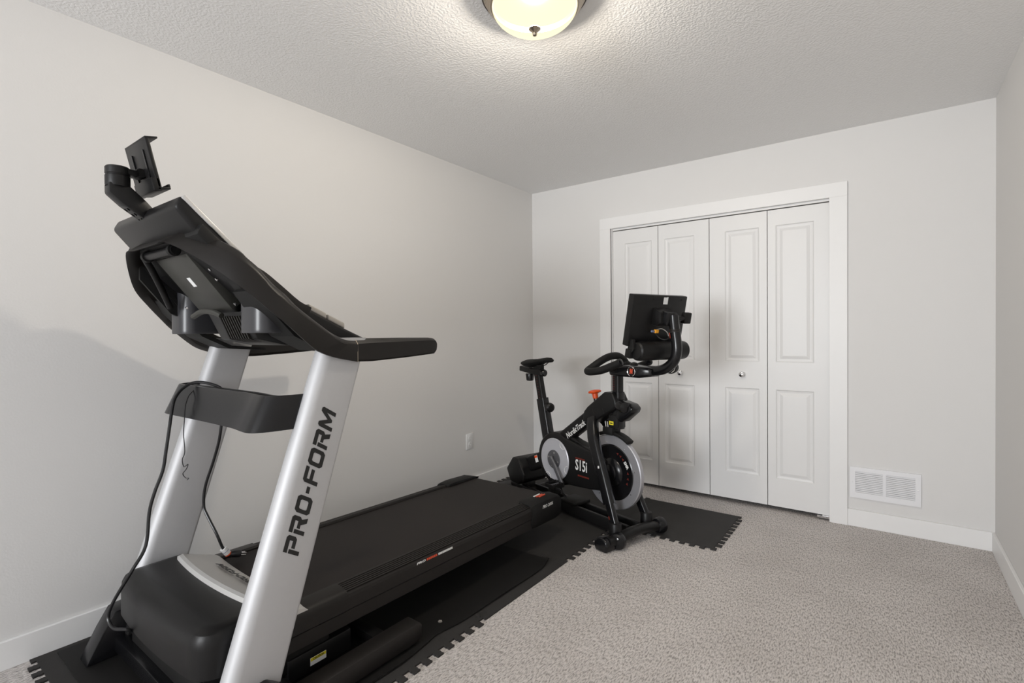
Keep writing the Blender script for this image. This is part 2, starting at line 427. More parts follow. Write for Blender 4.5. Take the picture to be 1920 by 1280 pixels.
# wall vent
vx0, vx1, vz0, vz1 = 2.361, 2.702, .178, .366
t = thing('wall_vent', 'white rectangular return air grille low on the wall beside the closet', 'vent', (2.53, 0, .178))
b = newbm()
yf = -.012
sl = [(2.388, 2.524), (2.540, 2.676)]; sz0, sz1 = .212, .340
for x0, x1, z0, z1 in ((vx0, sl[0][0], vz0, vz1), (sl[0][1], sl[1][0], sz0, sz1), (sl[1][1], vx1, vz0, vz1), (sl[0][0], sl[1][1], vz0, sz0), (sl[0][0], sl[1][1], sz1, vz1)):
    box(b, x0, x1, yf, -.0005, z0, z1)
bmesh.ops.remove_doubles(b, verts=b.verts, dist=1e-5)
obj('frame', b, 'vent_white', t, t, smooth=False)
b = newbm(); box(b, VX0, VX1, .112, .116, VZ0, VZ1); box(b, VX0, VX0+.002, .001, .112, VZ0, VZ1); box(b, VX1-.002, VX1, .001, .112, VZ0, VZ1); box(b, VX0+.002, VX1-.002, .001, .112, VZ0, VZ0+.002); box(b, VX0+.002, VX1-.002, .001, .112, VZ1-.002, VZ1)
obj('duct', b, 'duct_metal', t, t, smooth=False)
NS = 12; proto = None
for (x0, x1) in sl:
    for k in range(NS):
        z = sz0+(k+.5)*(sz1-sz0)/NS
        if proto is None:
            s = newbm(); prism(s, [(-.0115, -.0040), (-.0095, -.0046), (-.004, .0030), (-.006, .0038)], -.0685, .0685, 'x')
            proto = obj('slat', s, 'vent_white', t, smooth=False); proto.location = ((x0+x1)/2-2.53, 0, z-.178)
        else: share(proto, t, ((x0+x1)/2-2.53, 0, z-.178))
for x, z in ((2.374, .272), (2.689, .272)):
    obj('screw', lathe(newbm(), [(0, 0), (.004, 0), (.003, .0015), (0, .002)], 10, along((x, yf, z), (0, -1, 0))), 'vent_white', t, t)

# wall outlet
t = thing('wall_outlet', 'white duplex electrical outlet on the long wall above the baseboard', 'outlet', (0, -.867, .321))
plate = obj('cover_plate', box(newbm(), 0, .006, -.905, -.829, .321, .439, .0025, 2), 'outlet_white', t, t)
for zc in (.358, .402):
    b = newbm(); lathe(b, [(0, 0), (.0175, 0), (.0175, .0018), (.0165, .0025), (0, .0025)], 20, along((.0058, -.867, zc), (1, 0, 0)))
    r = obj('receptacle', b, 'outlet_white', t, t)
    k = newbm()
    for dy in (-.0065, .0065): box(k, .0015, .0120, -.867+dy-.0012, -.867+dy+.0012, zc-.001, zc+.009)
    lathe(k, [(0, 0), (.0026, 0), (.0026, .0105), (0, .0105)], 12, along((.0015, -.867, zc-.009), (1, 0, 0)))
    kc = k.copy(); cut(r, k, t); cut(plate, kc, t)

# ceiling lamp
LX, LY = 1.51, -2.182
t = thing('ceiling_lamp', 'flush ceiling lamp with glowing frosted glass bowl and brushed nickel rim', 'lamp', (LX, LY, RH))
b = newbm(); lathe(b, [(.0, RH), (.192, RH), (.193, RH-.006), (.188, RH-.012), (.185, RH-.014), (.182, RH-.024), (.177, RH-.027), (.174, RH-.038), (.168, RH-.041), (.163, RH-.047), (.155, RH-.048), (.150, RH-.03), (0, RH-.028)], 64, Matrix.Translation((LX, LY, 0)))
rim = obj('rim', b, 'nickel', t, t)
b = newbm(); lathe(b, [(.188, RH), (.197, RH), (.197, RH-.005), (.1925, RH-.009), (.188, RH-.006)], 64, Matrix.Translation((LX, LY, 0)))
obj('rim_edge', b, 'bronze_edge', rim, t)
pr = [(.158*math.sin(a), RH-.040-.084*(1-(math.cos(a)))*0-.088*math.cos(a)) for a in [PI/2*i/14 for i in range(15)]]
pr = [(r, h) for r, h in pr]; pr[0] = (0, RH-.128)
b = newbm(); lathe(b, list(reversed(pr)), 64, Matrix.Translation((LX, LY, 0)))
obj('glass_bowl', b, 'lamp_glass', t, t)
bl = bpy.data.lights.new('bulb', 'POINT'); bl.energy = 88; bl.color = (1, .95, .885); bl.shadow_soft_size = .06
blo = bpy.data.objects.new('bulb', bl); COL.objects.link(blo); blo.parent = t; blo.location = (0, 0, -.065)
b = newbm(); lathe(b, [(0, -.122), (.021, -.124), (.0225, -.127), (.017, -.132), (.009, -.136), (.006, -.140), (.0085, -.144), (.007, -.150), (0, -.152)], 20, Matrix.Translation((LX, LY, RH)))
obj('finial', b, 'nickel', t, t)

# ------------------------------------------------------------------ floor tiles and mats
GX = [.016, .613, 1.207, 1.795]; GY = [-3.322, -2.710, -2.098, -1.486, -.874, -.262]; TZ = .007
def edge_line(a, c, n, depth, phase, teeth=True):
    """interlocking edge from a to c (2-D), returns points incl. a, excl. c"""
    a = V(a); c = V(c); d = c-a; L = d.length; d.normalize(); nn = V((d.y, -d.x))
    if not teeth: return [tuple(a)]
    out = [tuple(a)]; st = L/n
    for k in range(n):
        s0 = k*st; sg = depth*.5 if (k+phase) % 2 == 0 else -depth*.5
        if k == 0:
            out += [tuple(a+d*(st*.9)+nn*0), ] if False else []
        lo, hi = s0+st*.06, s0+st*.94
        fl = .10*st
        if k not in (0, n-1):
            out += [tuple(a+d*(lo)+nn*0), tuple(a+d*(lo-fl)+nn*sg), tuple(a+d*(hi+fl)+nn*sg), tuple(a+d*(hi)+nn*0)]
    return out
def vline(i, r, n=21): return edge_line((GX[i], GY[r]), (GX[i], GY[r+1]), n, .030, 0)
def hline(j, c, n=21): return edge_line((GX[c], GY[j]), (GX[c+1], GY[j]), n, .030, 0)
def tile(c, r, label, smooth_right=False, smooth_left=False, rot=0., smooth_top=False, x_in=0.):
    bot = hline(r, c); right = [(GX[c+1]+x_in, GY[r])] if smooth_right else vline(c+1, r)
    top_ = [(GX[c], GY[r+1])] if smooth_top else hline(r+1, c)
    left_ = vline(c, r)
    if c == 0: left_ = left_[:1]+[(x+.0145, y) for x, y in left_[1:]]
    poly = bot+right
    tr = (GX[c+1]+(x_in if smooth_right else 0), GY[r+1])
    if smooth_top: poly += [tr]
    else: poly += [tr]+list(reversed(top_[1:]))
    if smooth_left: poly += [(GX[c], GY[r+1])]
    else: poly += [(GX[c], GY[r+1])]+list(reversed(left_[1:]))
    cx, cy = (GX[c]+GX[c+1])/2, (GY[r]+GY[r+1])/2
    # shrink a hair so that neighbours show a joint
    from mathutils.geometry import tessellate_polygon
    pts = []
    for p in poly:                                     # drop doubled points
        q = V((p[0]-cx, p[1]-cy, 0))
        if not pts or (q-pts[-1]).length > 1e-5: pts.append(q)
    ins = []; n = len(pts)                             # inset the outline so that interlocked neighbours keep a hairline joint
    for k in range(n):
        d1 = (pts[k]-pts[k-1]).normalized(); d2 = (pts[(k+1) % n]-pts[k]).normalized()
        n1 = V((-d1.y, d1.x, 0)); n2 = V((-d2.y, d2.x, 0)); ins.append(pts[k]+(n1+n2)/max(.3, 1+n1.dot(n2))*.0005)
    pts = ins
    tris = tessellate_polygon([pts])
    b = newbm(); A = [b.verts.new((q.x, q.y, .0005)) for q in pts]; B = [b.verts.new((q.x, q.y, TZ)) for q in pts]; n = len(pts)
    for t3 in tris:
        face(b, [A[k] for k in t3]); face(b, [B[k] for k in t3])
    for k in range(n): face(b, (A[k], A[(k+1) % n], B[(k+1) % n], B[k]))
    o = obj('foam_tile', b, 'foam_black', smooth=False)
    o.location = (cx, cy, 0); o.rotation_euler = (0, 0, rot)
    return tag(o, label, 'floor mat', 'interlocking black foam floor tiles')
wall_row = ['black foam tile against the baseboard under the front feet of the treadmill', 'black foam tile beside the wall under the treadmill uprights',
  'black foam tile beside the wall under the middle of the treadmill deck', 'black foam tile beside the wall under the rear of the treadmill deck',
  'black foam tile in the wall corner under the bike rear foot']
room_row = ['black foam tile under the treadmill upright on the carpet side', 'black foam tile with toothed edge showing beside the front half of the treadmill deck',
  'black foam tile with straight border edge beside the treadmill deck', 'black foam tile between the treadmill end and the bike front foot',
  'black foam tile under the bike flywheel in front of the closet']
for r in range(5):
    tile(0, r, wall_row[r], smooth_left=(r in (0, 1, 2, 3)))
    tile(1, r, room_row[r], smooth_right=(r == 2))
tile(2, 4, 'loose black foam tile sticking out onto the carpet toward the closet doors', smooth_top=True)
# thin treadmill mat with a wavy edge on top of the tiles
ex = cr([(-3.25, 1.150), (-2.95, 1.150), (-2.67, 1.149), (-2.534, 1.152), (-2.403, 1.138), (-2.328, 1.127), (-2.211, 1.145), (-2.081, 1.149), (-1.799, 1.154), (-1.631, 1.154), (-1.56, 1.143), (-1.515, 1.128)], 5)
b = newbm(); nx = 22; rows = []
for (y, xe) in ex:
    row = []
    for k in range(nx+1):
        s = k/nx; x = .05+(xe-.05)*s
        lift = max(0, (s-.94)/.06)**2
        z = TZ-.0002+lift*min(1, max(0, (y+2.85)/.10))*(.002+.012*max(0, math.exp(-((y+1.55)/.045)**2))+.004*max(0, math.sin(y*9.0)))
        row.append((x, y, z))
    rows.append(row)
vt = [[b.verts.new(p) for p in r] for r in rows]; vb = [[b.verts.new((p[0], p[1], p[2]+.0057)) for p in r] for r in rows]
for i in range(len(rows)-1):
    for k in range(nx):
        face(b, (vt[i][k], vt[i][k+1], vt[i+1][k+1], vt[i+1][k])); face(b, (vb[i][k], vb[i][k+1], vb[i+1][k+1], vb[i+1][k]))
for i in range(len(rows)-1):
    for k in (0, nx): face(b, (vt[i][k], vt[i+1][k], vb[i+1][k], vb[i][k]))
for k in range(nx):
    for i in (0, len(rows)-1): face(b, (vt[i][k], vt[i][k+1], vb[i][k+1], vb[i][k]))
tag(obj('treadmill_mat', b, 'mat_black'), 'thin black rubber mat with a wavy curled edge lying under the treadmill', 'mat')
GZ = TZ+.0055                                          # top of mat under the treadmill
# bits of foam lying on the mat
for (x, y, a, l) in ((1.075, -2.26, .5, .014), (1.168, -2.13, -.3, .026)):
    b = newbm(); prism(b, [(-l*.6, -.005), (-l*.1, -.008), (l*.6, -.002), (l*.3, .006), (-l*.4, .005)], 0, .005, 'z')
    o = obj('foam_scrap', b, 'grey_pad' if l < .022 else 'foam_black', smooth=False); o.location = (x, y, GZ-.0003 if l < .022 else TZ-.0003); o.rotation_euler = (0, 0, a)
    tag(o, 'tiny pale scrap lying on the black mat beside the treadmill' if l < .022 else 'small torn black foam chip at the joint of two floor tiles', 'scrap')

# ------------------------------------------------------------------ treadmill
XM = .65
TM = thing('treadmill', 'large black and silver treadmill with a power cord draped over its brace', 'treadmill', (XM, -2.3, 0))
def tp(name, bm, m, parent=None, **k): return obj(name, bm, m, parent or TM, TM, **k)
def zd(y): return .280-.0196*(y+2.77)
# base
for s in (1, -1):
    x0, x1 = (XM+.395, XM+.468) if s > 0 else (XM-.468, XM-.395)
    b = newbm(); prism(b, [(-3.16, GZ+.012), (-2.42, GZ+.012), (-2.402, GZ+.02), (-2.398, .082), (-2.41, .094), (-3.16, .094)], x0, x1, 'x', .006)
    tp('base_tube', b, 'rail_plastic')
    b = newbm(); prism(b, ([(-3.215, GZ-.0003), (-3.205, .035), (-3.16, .125), (-3.125, .172), (-2.99, .185), (-2.90, .12), (-2.88, GZ-.0003)] if s > 0 else [(-3.215, GZ-.0003), (-3.205, .035), (-3.165, .115), (-3.128, .178), (-3.02, .19), (-2.92, .12), (-2.87, GZ-.0003)]), x0-.006, x1+.006, 'x', .006)
    tp('base_boot', b, 'black_gloss')
    for yy in (-2.46,):
        tp('foot', lathe(newbm(), [(0, GZ-.0003), (.024, GZ-.0003), (.026, GZ+.004), (.022, GZ+.013), (0, GZ+.013)], 20, Matrix.Translation(((x0+x1)/2, yy, 0))), 'black_matte')
b = newbm(); box(b, XM-.40, XM+.40, -3.13, -3.075, .03, .085, .004); tp('cross_tube', b, 'black_gloss')
b = newbm(); box(b, XM-.40, XM+.40, -2.56, -2.51, .03, .08, .004); tp('cross_tube', b, 'black_satin')
# uprights
def upright(s):
    xo, xi = (XM+.435, XM+.362) if s > 0 else (XM-.435, XM-.362)
    rings = []
    for k in range(15):
        zb = .10 if s > 0 else .235; z = zb+(1.185-zb)*k/14
        yf = -3.091+.331*(z-.229); yr = -2.940+.313*(z-.144)
        w = abs(xo-xi); h = yr-yf; xc = (xo+xi)/2; yc = (yf+yr)/2; r = []
        for (cx, cy, a0, rr) in ((w/2, h/2, 0, .014), (-w/2, h/2, PI/2, .014), (-w/2, -h/2, PI, .036), (w/2, -h/2, 3*PI/2, .036)):
            px, py = cx-math.copysign(rr, cx), cy-math.copysign(rr, cy)
            for i in range(7):
                a = a0+PI/2*i/6; r.append((xc+px+rr*math.cos(a), yc+py+rr*math.sin(a), z))
        rings.append(r)
    b = newbm(); ring_loft(b, rings)
    return tp('upright', b, 'silver_paint')
UPR = upright(1); UPL = upright(-1)
b = newbm(); prism(b, [(-3.105, .05), (-2.90, .05), (-2.905, .245), (-3.07, .245)], XM-.437, XM-.360, 'x', .004); tp('upright_sleeve', b, 'black_inner')
dvec = V((0, .3136, .9496)); P0 = V((XM+.4354, -2.884, .510))
b = wide_text_bm('PRO-FORM', .462, .056, shear=.30)
placed(b, frame3(P0, dvec, V((0, -.9496, .3136))))
tp('lettering', b, 'black_print', UPR, smooth=False, label='PRO-FORM in wide black italic capitals')
# cross brace between the uprights
plan = [(-.398, -2.80), (-.393, -2.85), (-.378, -2.90), (-.345, -2.925), (-.25, -2.928), (0, -2.924), (.20, -2.926), (.29, -2.936), (.340, -2.938), (.368, -2.918), (.384, -2.87), (.394, -2.80)]
rings = []
for dx, y in cr(plan, 5):
    x = XM+dx
    rings.append([(x, y-.050, .898), (x, y-.003, .998), (x, y+.002, 1.006), (x, y+.009, 1.006), (x, y+.013, .984), (x, y+.036, .984), (x, y+.040, 1.004), (x, y+.047, 1.003), (x, y+.055, .995), (x, y+.050, .974), (x, y+.004, .972), (x, y-.038, .900)])
b = newbm(); ring_loft(b, rings); tp('cross_brace', b, 'black_gloss')
# motor hood
def hood_ring(z, x0, x1, yf, yb, bow, rc):
    pts = []; n = 10; xc = (x0+x1)/2; hw = (x1-x0)/2
    def fy(x): return yf+bow*((x-xc)/hw)**2
    yc = fy(x0+rc)+rc
    for i in range(n+1):                      # rounded left corner
        a = PI+PI/2*i/n; pts.append((x0+rc+rc*math.cos(a), yc+rc*math.sin(a), z))
    for i in range(1, n): 
        x = x0+rc+(x1-x0-2*rc)*i/n; pts.append((x, fy(x), z))
    for i in range(n+1):
        a = 3*PI/2+PI/2*i/n; pts.append((x1-rc+rc*math.cos(a), yc+rc*math.sin(a), z))
    pts += [(x1, yb, z), (x0, yb, z)]
    return pts
rings = [hood_ring(.196, .318, .985, -3.130, -2.83, .022, .075), hood_ring(.199, .304, 1.000, -3.146, -2.83, .022, .080), hood_ring(.206, .298, 1.006, -3.153, -2.83, .022, .082), hood_ring(.290, .300, 1.004, -3.149, -2.86, .018, .075),
         hood_ring(.316, .303, 1.000, -3.143, -2.90, .014, .065), hood_ring(.330, .310, .992, -3.132, -2.93, .010, .055), hood_ring(.337, .322, .980, -3.116, -2.933, .006, .045), hood_ring(.340, .345, .955, -3.085, -2.938, .0, .03)]
b = newbm(); ring_loft(b, rings); tp('motor_hood', b, 'black_satin')
# lower black pan of the motor
b = newbm(); box(b, .33, .97, -3.10, -2.70, .075, .165, .012); tp('motor_pan', b, 'black_inner')
# silver trim behind the hood
rings = []
for i in range(21):
    s = -1+2*i/20; x = XM+s*.352; q = 1-s*s
    yf = -2.948-.030*q; yb = -2.800+.0*q-.022*q+(.03 if abs(s) > .9 else 0)*0
    e = .030*max(0, abs(s)-.8)/.2
    rings.append([(x, yf, .318-e), (x, yf-.004, .338-e), (x, yf+.004, .352-e), (x, yf+.016, .355-e), (x, yb-.012, .306-e*.6), (x, yb, .296-e*.6), (x, yb+.004, .270-e*.6), (x, yf+.02, .262-e*.6)])
b = newbm(); ring_loft(b, rings); TRIM = tp('hood_trim', b, 'silver_trim')
b = wide_text_bm('PRO-FORM', .265, .025, depth=.0008, shear=.30)
nrm = V((0, (.355-.306), (-2.834+2.962)*-1*-1)).normalized()
p1 = V((XM+.125, -2.862, .3245)); up_ = V((0, -(.13), .049)).normalized()
placed(b, frame3(p1, (-1, 0, 0), up_)); 
tp('lettering', b, 'black_print', TRIM, smooth=False, label='PRO-FORM lettering, upside down toward the hood')
# deck frame, belt
b = newbm(); prism(b, [(-2.95, zd(-2.95)-.03), (-1.24, zd(-1.24)-.03), (-1.24, zd(-1.24)-.10), (-2.95, zd(-2.95)-.10)], XM-.33, XM+.33, 'x'); tp('deck_frame', b, 'black_inner', smooth=False)
ya, yb_, rr = -2.87, -1.235, .030
poly = []
for i in range(13):
    a = PI/2-PI*i/12; poly.append((yb_+rr*math.cos(a), zd(yb_)-rr+rr*math.sin(a)))
for i in range(13):
    a = -PI/2-PI*i/12; poly.append((ya+rr*math.cos(a), zd(ya)-rr+rr*math.sin(a)))
b = newbm(); prism(b, poly, XM-.278, XM+.278, 'x'); tp('running_belt', b, 'belt_rubber')
# side rails with ridges
def rail_section(s, y):
    z = zd(y); out = [(.281, z-.035), (.281, z+.002), (.2845, z+.009), (.2885, z+.011)]
    n = 6; w = (.348-.2895)/n
    for k in range(n):
        x = .2895+k*w; dz = .0108-.0125*((k)/n)
        out += [(x+.0005, z+dz), (x+w*.62, z+dz-.0012), (x+w*.68, z+dz-.0065), (x+w*.94, z+dz-.0070)]
    out += [(.351, z-.003), (.356, z-.009), (.3585, z-.020), (.3585, z-.062), (.3545, z-.068), (.3545, z-.115), (.345, z-.122), (.300, z-.122)]
    return [(XM+s*x, y, zz) for x, zz in out]
def rail_smooth(s, y, up=0.):
    z = zd(y); out = [(.281, z-.035), (.281, z+.004), (.286, z+.012), (.335, z+.008), (.352, z-.001), (.360, z-.012), (.361, z-.024), (.361, z-.062), (.357, z-.068), (.357, z-.115), (.345, z-.122), (.300, z-.122)]
    return [(XM+s*x, y, zz) for x, zz in out]
for s in (1, -1):
    b = newbm(); ring_loft(b, [rail_section(s, -2.66), rail_section(s, -1.44)]); rl = tp('side_rail', b, 'rail_plastic', smooth=False)
    b = newbm(); ring_loft(b, [rail_smooth(s, -2.96), rail_smooth(s, -2.652)]); bevel_sharp(b, .001, 1, 50); tp('rail_cover', b, 'grip_brown')
    # rear end cap
    b = newbm(); rings = []
    for y, wi, wo, hz, lo in ((-1.497, .270, .3625, .012, -.115), (-1.485, .262, .366, .018, -.118), (-1.43, .262, .369, .022, -.120), (-1.26, .268, .371, .018, -.120), (-1.205, .272, .366, .004, -.118), (-1.192, .278, .356, -.014, -.105)):
        z = zd(y)
        rings.append([(XM+s*x, y, zz) for x, zz in ((wi+.022, z+lo), (wi+.02, z-.005), (wi, z+.004), (wi+.004, z+hz*.8), (wi+.02, z+hz), (wo-.025, z+hz-.004), (wo-.006, z+hz-.014), (wo, z+hz-.028), (wo, z+lo+.02), (wo-.012, z+lo))])
    ring_loft(b, rings); cap = tp('end_cap', b, 'black_matte')
    if s > 0:
        # red and white emblem on top, model text on the side
        zc = zd(-1.34)+.0235
        for k, (dx, m_) in enumerate(((.290, 'white_print'), (.303, 'red_print'), (.316, 'red_print'))):
            e = newbm(); y0 = -1.385+k*.008
            prism(e, [(XM+dx, y0), (XM+dx+.010, y0), (XM+dx+.010, y0+.055), (XM+dx, y0+.065)], zd(y0)+.0185, zd(y0)+.0222, 'z'); tp('emblem', e, m_, cap, smooth=False)
        for txt, dy, wdt in (('PRO', 0, .045), ('2000', .052, .055)):
            e = text_bm(txt, .024, .0008, .0005, .2, wdt); z = zd(-1.40)-.028
            placed(e, frame3((XM+.3698+dy*.006, -1.405+dy, z-dy*.02), (0, 1, -.02), (0, .0, 1))); tp('model_lettering', e, 'white_print', cap, smooth=False)
        # small text along the rail edge
        y = -2.325
        for txt, wdt, m_ in (('PRO', .050, 'white_print'), ('', .062, 'red_print'), ('', .088, 'white_print')):
            e = text_bm(txt, .0110, .0008, .0004, .25, wdt) if txt else dashes_bm(wdt, .0085, 6 if m_ == 'red_print' else 11)
            placed(e, frame3((XM+.3588, y, zd(y)-.0190), (.0, 1, -.0196), (-.16, 0, 1))); tp('rail_lettering', e, m_, rl, smooth=False); y += wdt+.006
# under-deck lift frame with a caution sticker
b = newbm(); box(b, XM-.30, XM+.328, -2.86, -2.62, .05, .125, .004); lf = tp('lift_frame', b, 'black_satin')
e = newbm(); box(e, XM+.3282, XM+.3290, -2.782, -2.722, .070, .096); st = tp('caution_sticker', e, 'white_print', lf, smooth=False)
e = newbm(); box(e, XM+.3291, XM+.3296, -2.781, -2.723, .085, .0955); tp('sticker_band', e, 'yellow_label', st, smooth=False)
e = text_bm('CAUTION', .0105, .0005, .0003, 0, .040); placed(e, frame3((XM+.3298, -2.772, .0865), (0, 1, 0), (0, 0, 1))); tp('sticker_text', e, 'black_print', st, smooth=False)

# --- console shell: two side arms joined by a front band
Lp = [(0, -3.143, 1.477), (.10, -3.143, 1.477), (.165, -3.143, 1.477), (.275, -3.106, 1.430), (.37, -3.058, 1.367), (.413, -3.001, 1.309), (.435, -2.95, 1.258), (.45, -2.916, 1.226), (.455, -2.851, 1.168), (.453, -2.81, 1.140), (.45, -2.75, 1.120), (.447, -2.666, 1.103)]
Up = [(0, -3.096, 1.514), (.11, -3.096, 1.514), (.185, -3.096, 1.512), (.285, -3.078, 1.474), (.375, -3.036, 1.428), (.413, -2.990, 1.383), (.437, -2.94, 1.322), (.452, -2.886, 1.272), (.457, -2.80, 1.211), (.455, -2.74, 1.176), (.451, -2.70, 1.165), (.448, -2.664, 1.164)]
near = list(zip(cr(Lp, 5), cr(Up, 5)))
rings = []
full = [((-l[0], l[1], l[2]), (-u[0], u[1], u[2])) for l, u in reversed(near[1:])]+near
npt = len(full)
for i, (l, u) in enumerate(full):
    a = full[max(0, i-1)][0]; c = full[min(npt-1, i+1)][0]
    tx, ty = c[0]-a[0], c[1]-a[1]; ln = math.hypot(tx, ty) or 1
    nx_, ny_ = -ty/ln, tx/ln                        # inward (towards the user / centre)
    l = V((XM+l[0], l[1], l[2])); u = V((XM+u[0], u[1], u[2])); n = V((nx_, ny_, 0))
    rings.append([l, l.lerp(u, .06)+V((0, 0, 0)), l.lerp(u, .94), u+n*.004+V((0, 0, .004)), u+n*.024+V((0, 0, .018)), u+n*.050+V((0, 0, .014)), u+n*.052-V((0, 0, .012)), l+n*.030+V((0, 0, .012)), l+n*.008])
b = newbm(); ring_loft(b, rings); tp('console_shell', b, 'grip_brown')
# handrails
for s in (1, -1):
    rings = []
    for y, zl, zu, zt, w in ((-2.664, 1.103, 1.164, 1.182, .052), (-2.60, 1.1015, 1.166, 1.183, .050), (-2.45, 1.108, 1.169, 1.183, .046), (-2.32, 1.116, 1.171, 1.182, .042), (-2.295, 1.118, 1.170, 1.180, .040), (-2.284, 1.126, 1.164, 1.174, .034), (-2.281, 1.140, 1.156, 1.162, .026)):
        xo = .447-(y+2.664)*.006-(.003 if y > -2.288 else 0); xi = xo-w
        rings.append([(XM+s*x, y, z) for x, z in ((xo-.006, zl), (xo, zl+.006), (xo, zu), (xo-.006, zu+.006), (xo-.018, zt), (xi+.008, zt), (xi, zt-.012), (xi, zl+.012), (xi+.008, zl))])
    b = newbm(); ring_loft(b, rings); tp('handrail', b, 'grip_brown')
    b = newbm(); y = -2.665
    ring_loft(b, [[(XM+s*x, yy, z) for x, z in ((.398, 1.106), (.4476, 1.1022), (.4476, 1.164), (.442, 1.170), (.430, 1.1825), (.400, 1.1825))] for yy in (y-.0012, y+.0012)]); tp('seam', b, 'nickel', smooth=False)
# --- console body
prof = [(-3.132, 1.604), (-2.93, 1.417), (-2.83, 1.334), (-2.775, 1.300), (-2.72, 1.280), (-2.62, 1.232), (-2.50, 1.182), (-2.488, 1.168), (-2.52, 1.150), (-2.70, 1.175), (-2.82, 1.225), (-2.89, 1.30), (-3.01, 1.405), (-3.098, 1.502), (-3.152, 1.566)]
b = newbm(); prism(b, prof, XM-.272, XM+.272, 'x', .012, 3); CB = tp('console_body', b, 'black_satin')
# bright bezel on the user's side of the upper panel
e = newbm(); dn = V((0, .68, .733)); dl = V((0, .733, -.68))
def slab(bm, p, l0, l1, xh, h0, h1, bev):
    P = [V((0, p[0], p[1]))+dl*l+dn*h for l, h in ((l0, h0), (l1, h0), (l1, h1), (l0, h1))]
    return prism(bm, [(q.y, q.z) for q in P], XM-xh, XM+xh, 'x', bev)
slab(e, (-3.132, 1.604), .006, .275, .2755, -.008, .0045, .002); BZ = tp('bezel', e, 'silver_trim', CB)
e = newbm(); slab(e, (-3.132, 1.604), .016, .262, .255, .0045, .006, .0); tp('display_glass', e, 'black_gloss', BZ, smooth=False)
e = newbm(); slab(e, (-3.132, 1.604), .05, .17, .12, .006, .007, .0); tp('screen', e, 'black_inner', BZ, smooth=False)
# side hump along the panel edge and keypads
for s in (1, -1):
    e = newbm()
    hump = cr([(-2.95, 1.425), (-2.90, 1.402), (-2.84, 1.358), (-2.78, 1.312), (-2.735, 1.292)], 3)
    P = hump+[(y-.02, z-.045) for y, z in reversed(hump)]
    prism(e, P, XM+s*.255, XM+s*.288, 'x', .004); tp('console_edge', e, 'grip_brown', CB)
    for (y0, z0, y1, z1) in ((-2.732, 1.296, -2.662, 1.2645), (-2.656, 1.2615, -2.586, 1.230)):
        e = newbm(); prism(e, [(y0, z0+.010), (y1, z1+.010), (y1, z1-.012), (y0, z0-.012)], XM+s*.150, XM+s*.262, 'x', .005, 3); tp('keypad', e, 'grey_pad', CB)
# cup holders
for s in (1, -1):
    x0, x1 = sorted((XM+s*.208, XM+s*.352))
    e = newbm(); rings = []
    pr_ = prof_rrect(x1-x0, .15, .045, 6)
    for z, k in ((1.203, .985), (1.208, 1.0), (1.215, 1.0), (1.365, 1.0)):
        rings.append([((x0+x1)/2+a*k, -2.882+c*k, z if z < 1.25 else z-.90*(c+.075)) for a, c in pr_])
    # sharp inner front corner
    ring_loft(e, rings); tp('cup_holder', e, 'cup_plastic')
# sloping floor of the tray between arm and console body
for s in (1, -1):
    e = newbm(); prism(e, [(-2.98, 1.34), (-2.95, 1.30), (-2.86, 1.205), (-2.76, 1.155), (-2.62, 1.142), (-2.62, 1.132), (-2.77, 1.143), (-2.87, 1.192), (-2.96, 1.288), (-2.99, 1.33)], *sorted((XM+s*.262, XM+s*.405)), 'x'); tp('tray_floor', e, 'black_inner', smooth=False)
# electronics plate, tube and label on the underside
dl2 = V((0, .134, -.165)).normalized(); nn2 = V((0, -.776, -.63))
def under(bm, l0, l1, x0, x1, h0, h1, bev=0):
    P = [V((0, -3.066, 1.458))+dl2*l+nn2*h for l, h in ((l0, h0), (l1, h0), (l1, h1), (l0, h1))]
    return prism(bm, [(q.y, q.z) for q in P], x0, x1, 'x', bev)
e = newbm(); under(e, 0, .222, XM-.125, XM+.125, -.06, .004, .002); PL = tp('underside_plate', e, 'olive_plate')
e = newbm(); under(e, .082, .118, XM-.010, XM+.016, .0041, .0048); tp('paper_label', e, 'white_print', PL, smooth=False)
for s in (1, -1):
    e = newbm(); prism(e, [(-3.055, 1.452), (-2.93, 1.298), (-2.94, 1.288), (-3.065, 1.444)], *sorted((XM+s*.255, XM+s*.300)), 'x'); tp('inner_liner', e, 'black_inner', smooth=False)
e = newbm(); prism(e, [(-3.075, 1.475), (-2.89, 1.33), (-2.89, 1.24), (-2.98, 1.28), (-3.075, 1.40)], XM-.271, XM-.258, 'x'); tp('side_skirt', e, 'black_inner', smooth=False)
e = newbm(); tube(e, [(XM-.125, -3.098, 1.464), (XM+.125, -3.098, 1.464)], .0135, 16); tp('pivot_tube', e, 'black_satin')
for s in (1, -1):
    if s < 0: e = newbm(); tube(e, cr([(XM+s*.125, -3.098, 1.464), (XM+s*.145, -3.092, 1.458), (XM+s*.165, -3.07, 1.43), (XM+s*.20, -3.03, 1.37), (XM+s*.23, -2.99, 1.30)], 5), .011, 12); tp('support_tube', e, 'black_satin')
    e = newbm(); lathe(e, [(0, 0), (.019, 0), (.019, .018), (0, .018)], 20, along((XM+s*.118, -3.098, 1.464), (-s, 0, 0))); tp('clamp_ring', e, 'black_matte')
    for (dx, y, z) in ((.215, -3.035, 1.402), (.225, -3.02, 1.372), (.19, -2.95, 1.30)):
        e = newbm(); lathe(e, [(0, 0), (.006, 0), (.005, .004), (0, .005)], 10, along((XM+s*dx, y, z), (0, -.75, -.66))); tp('screw', e, 'chrome')
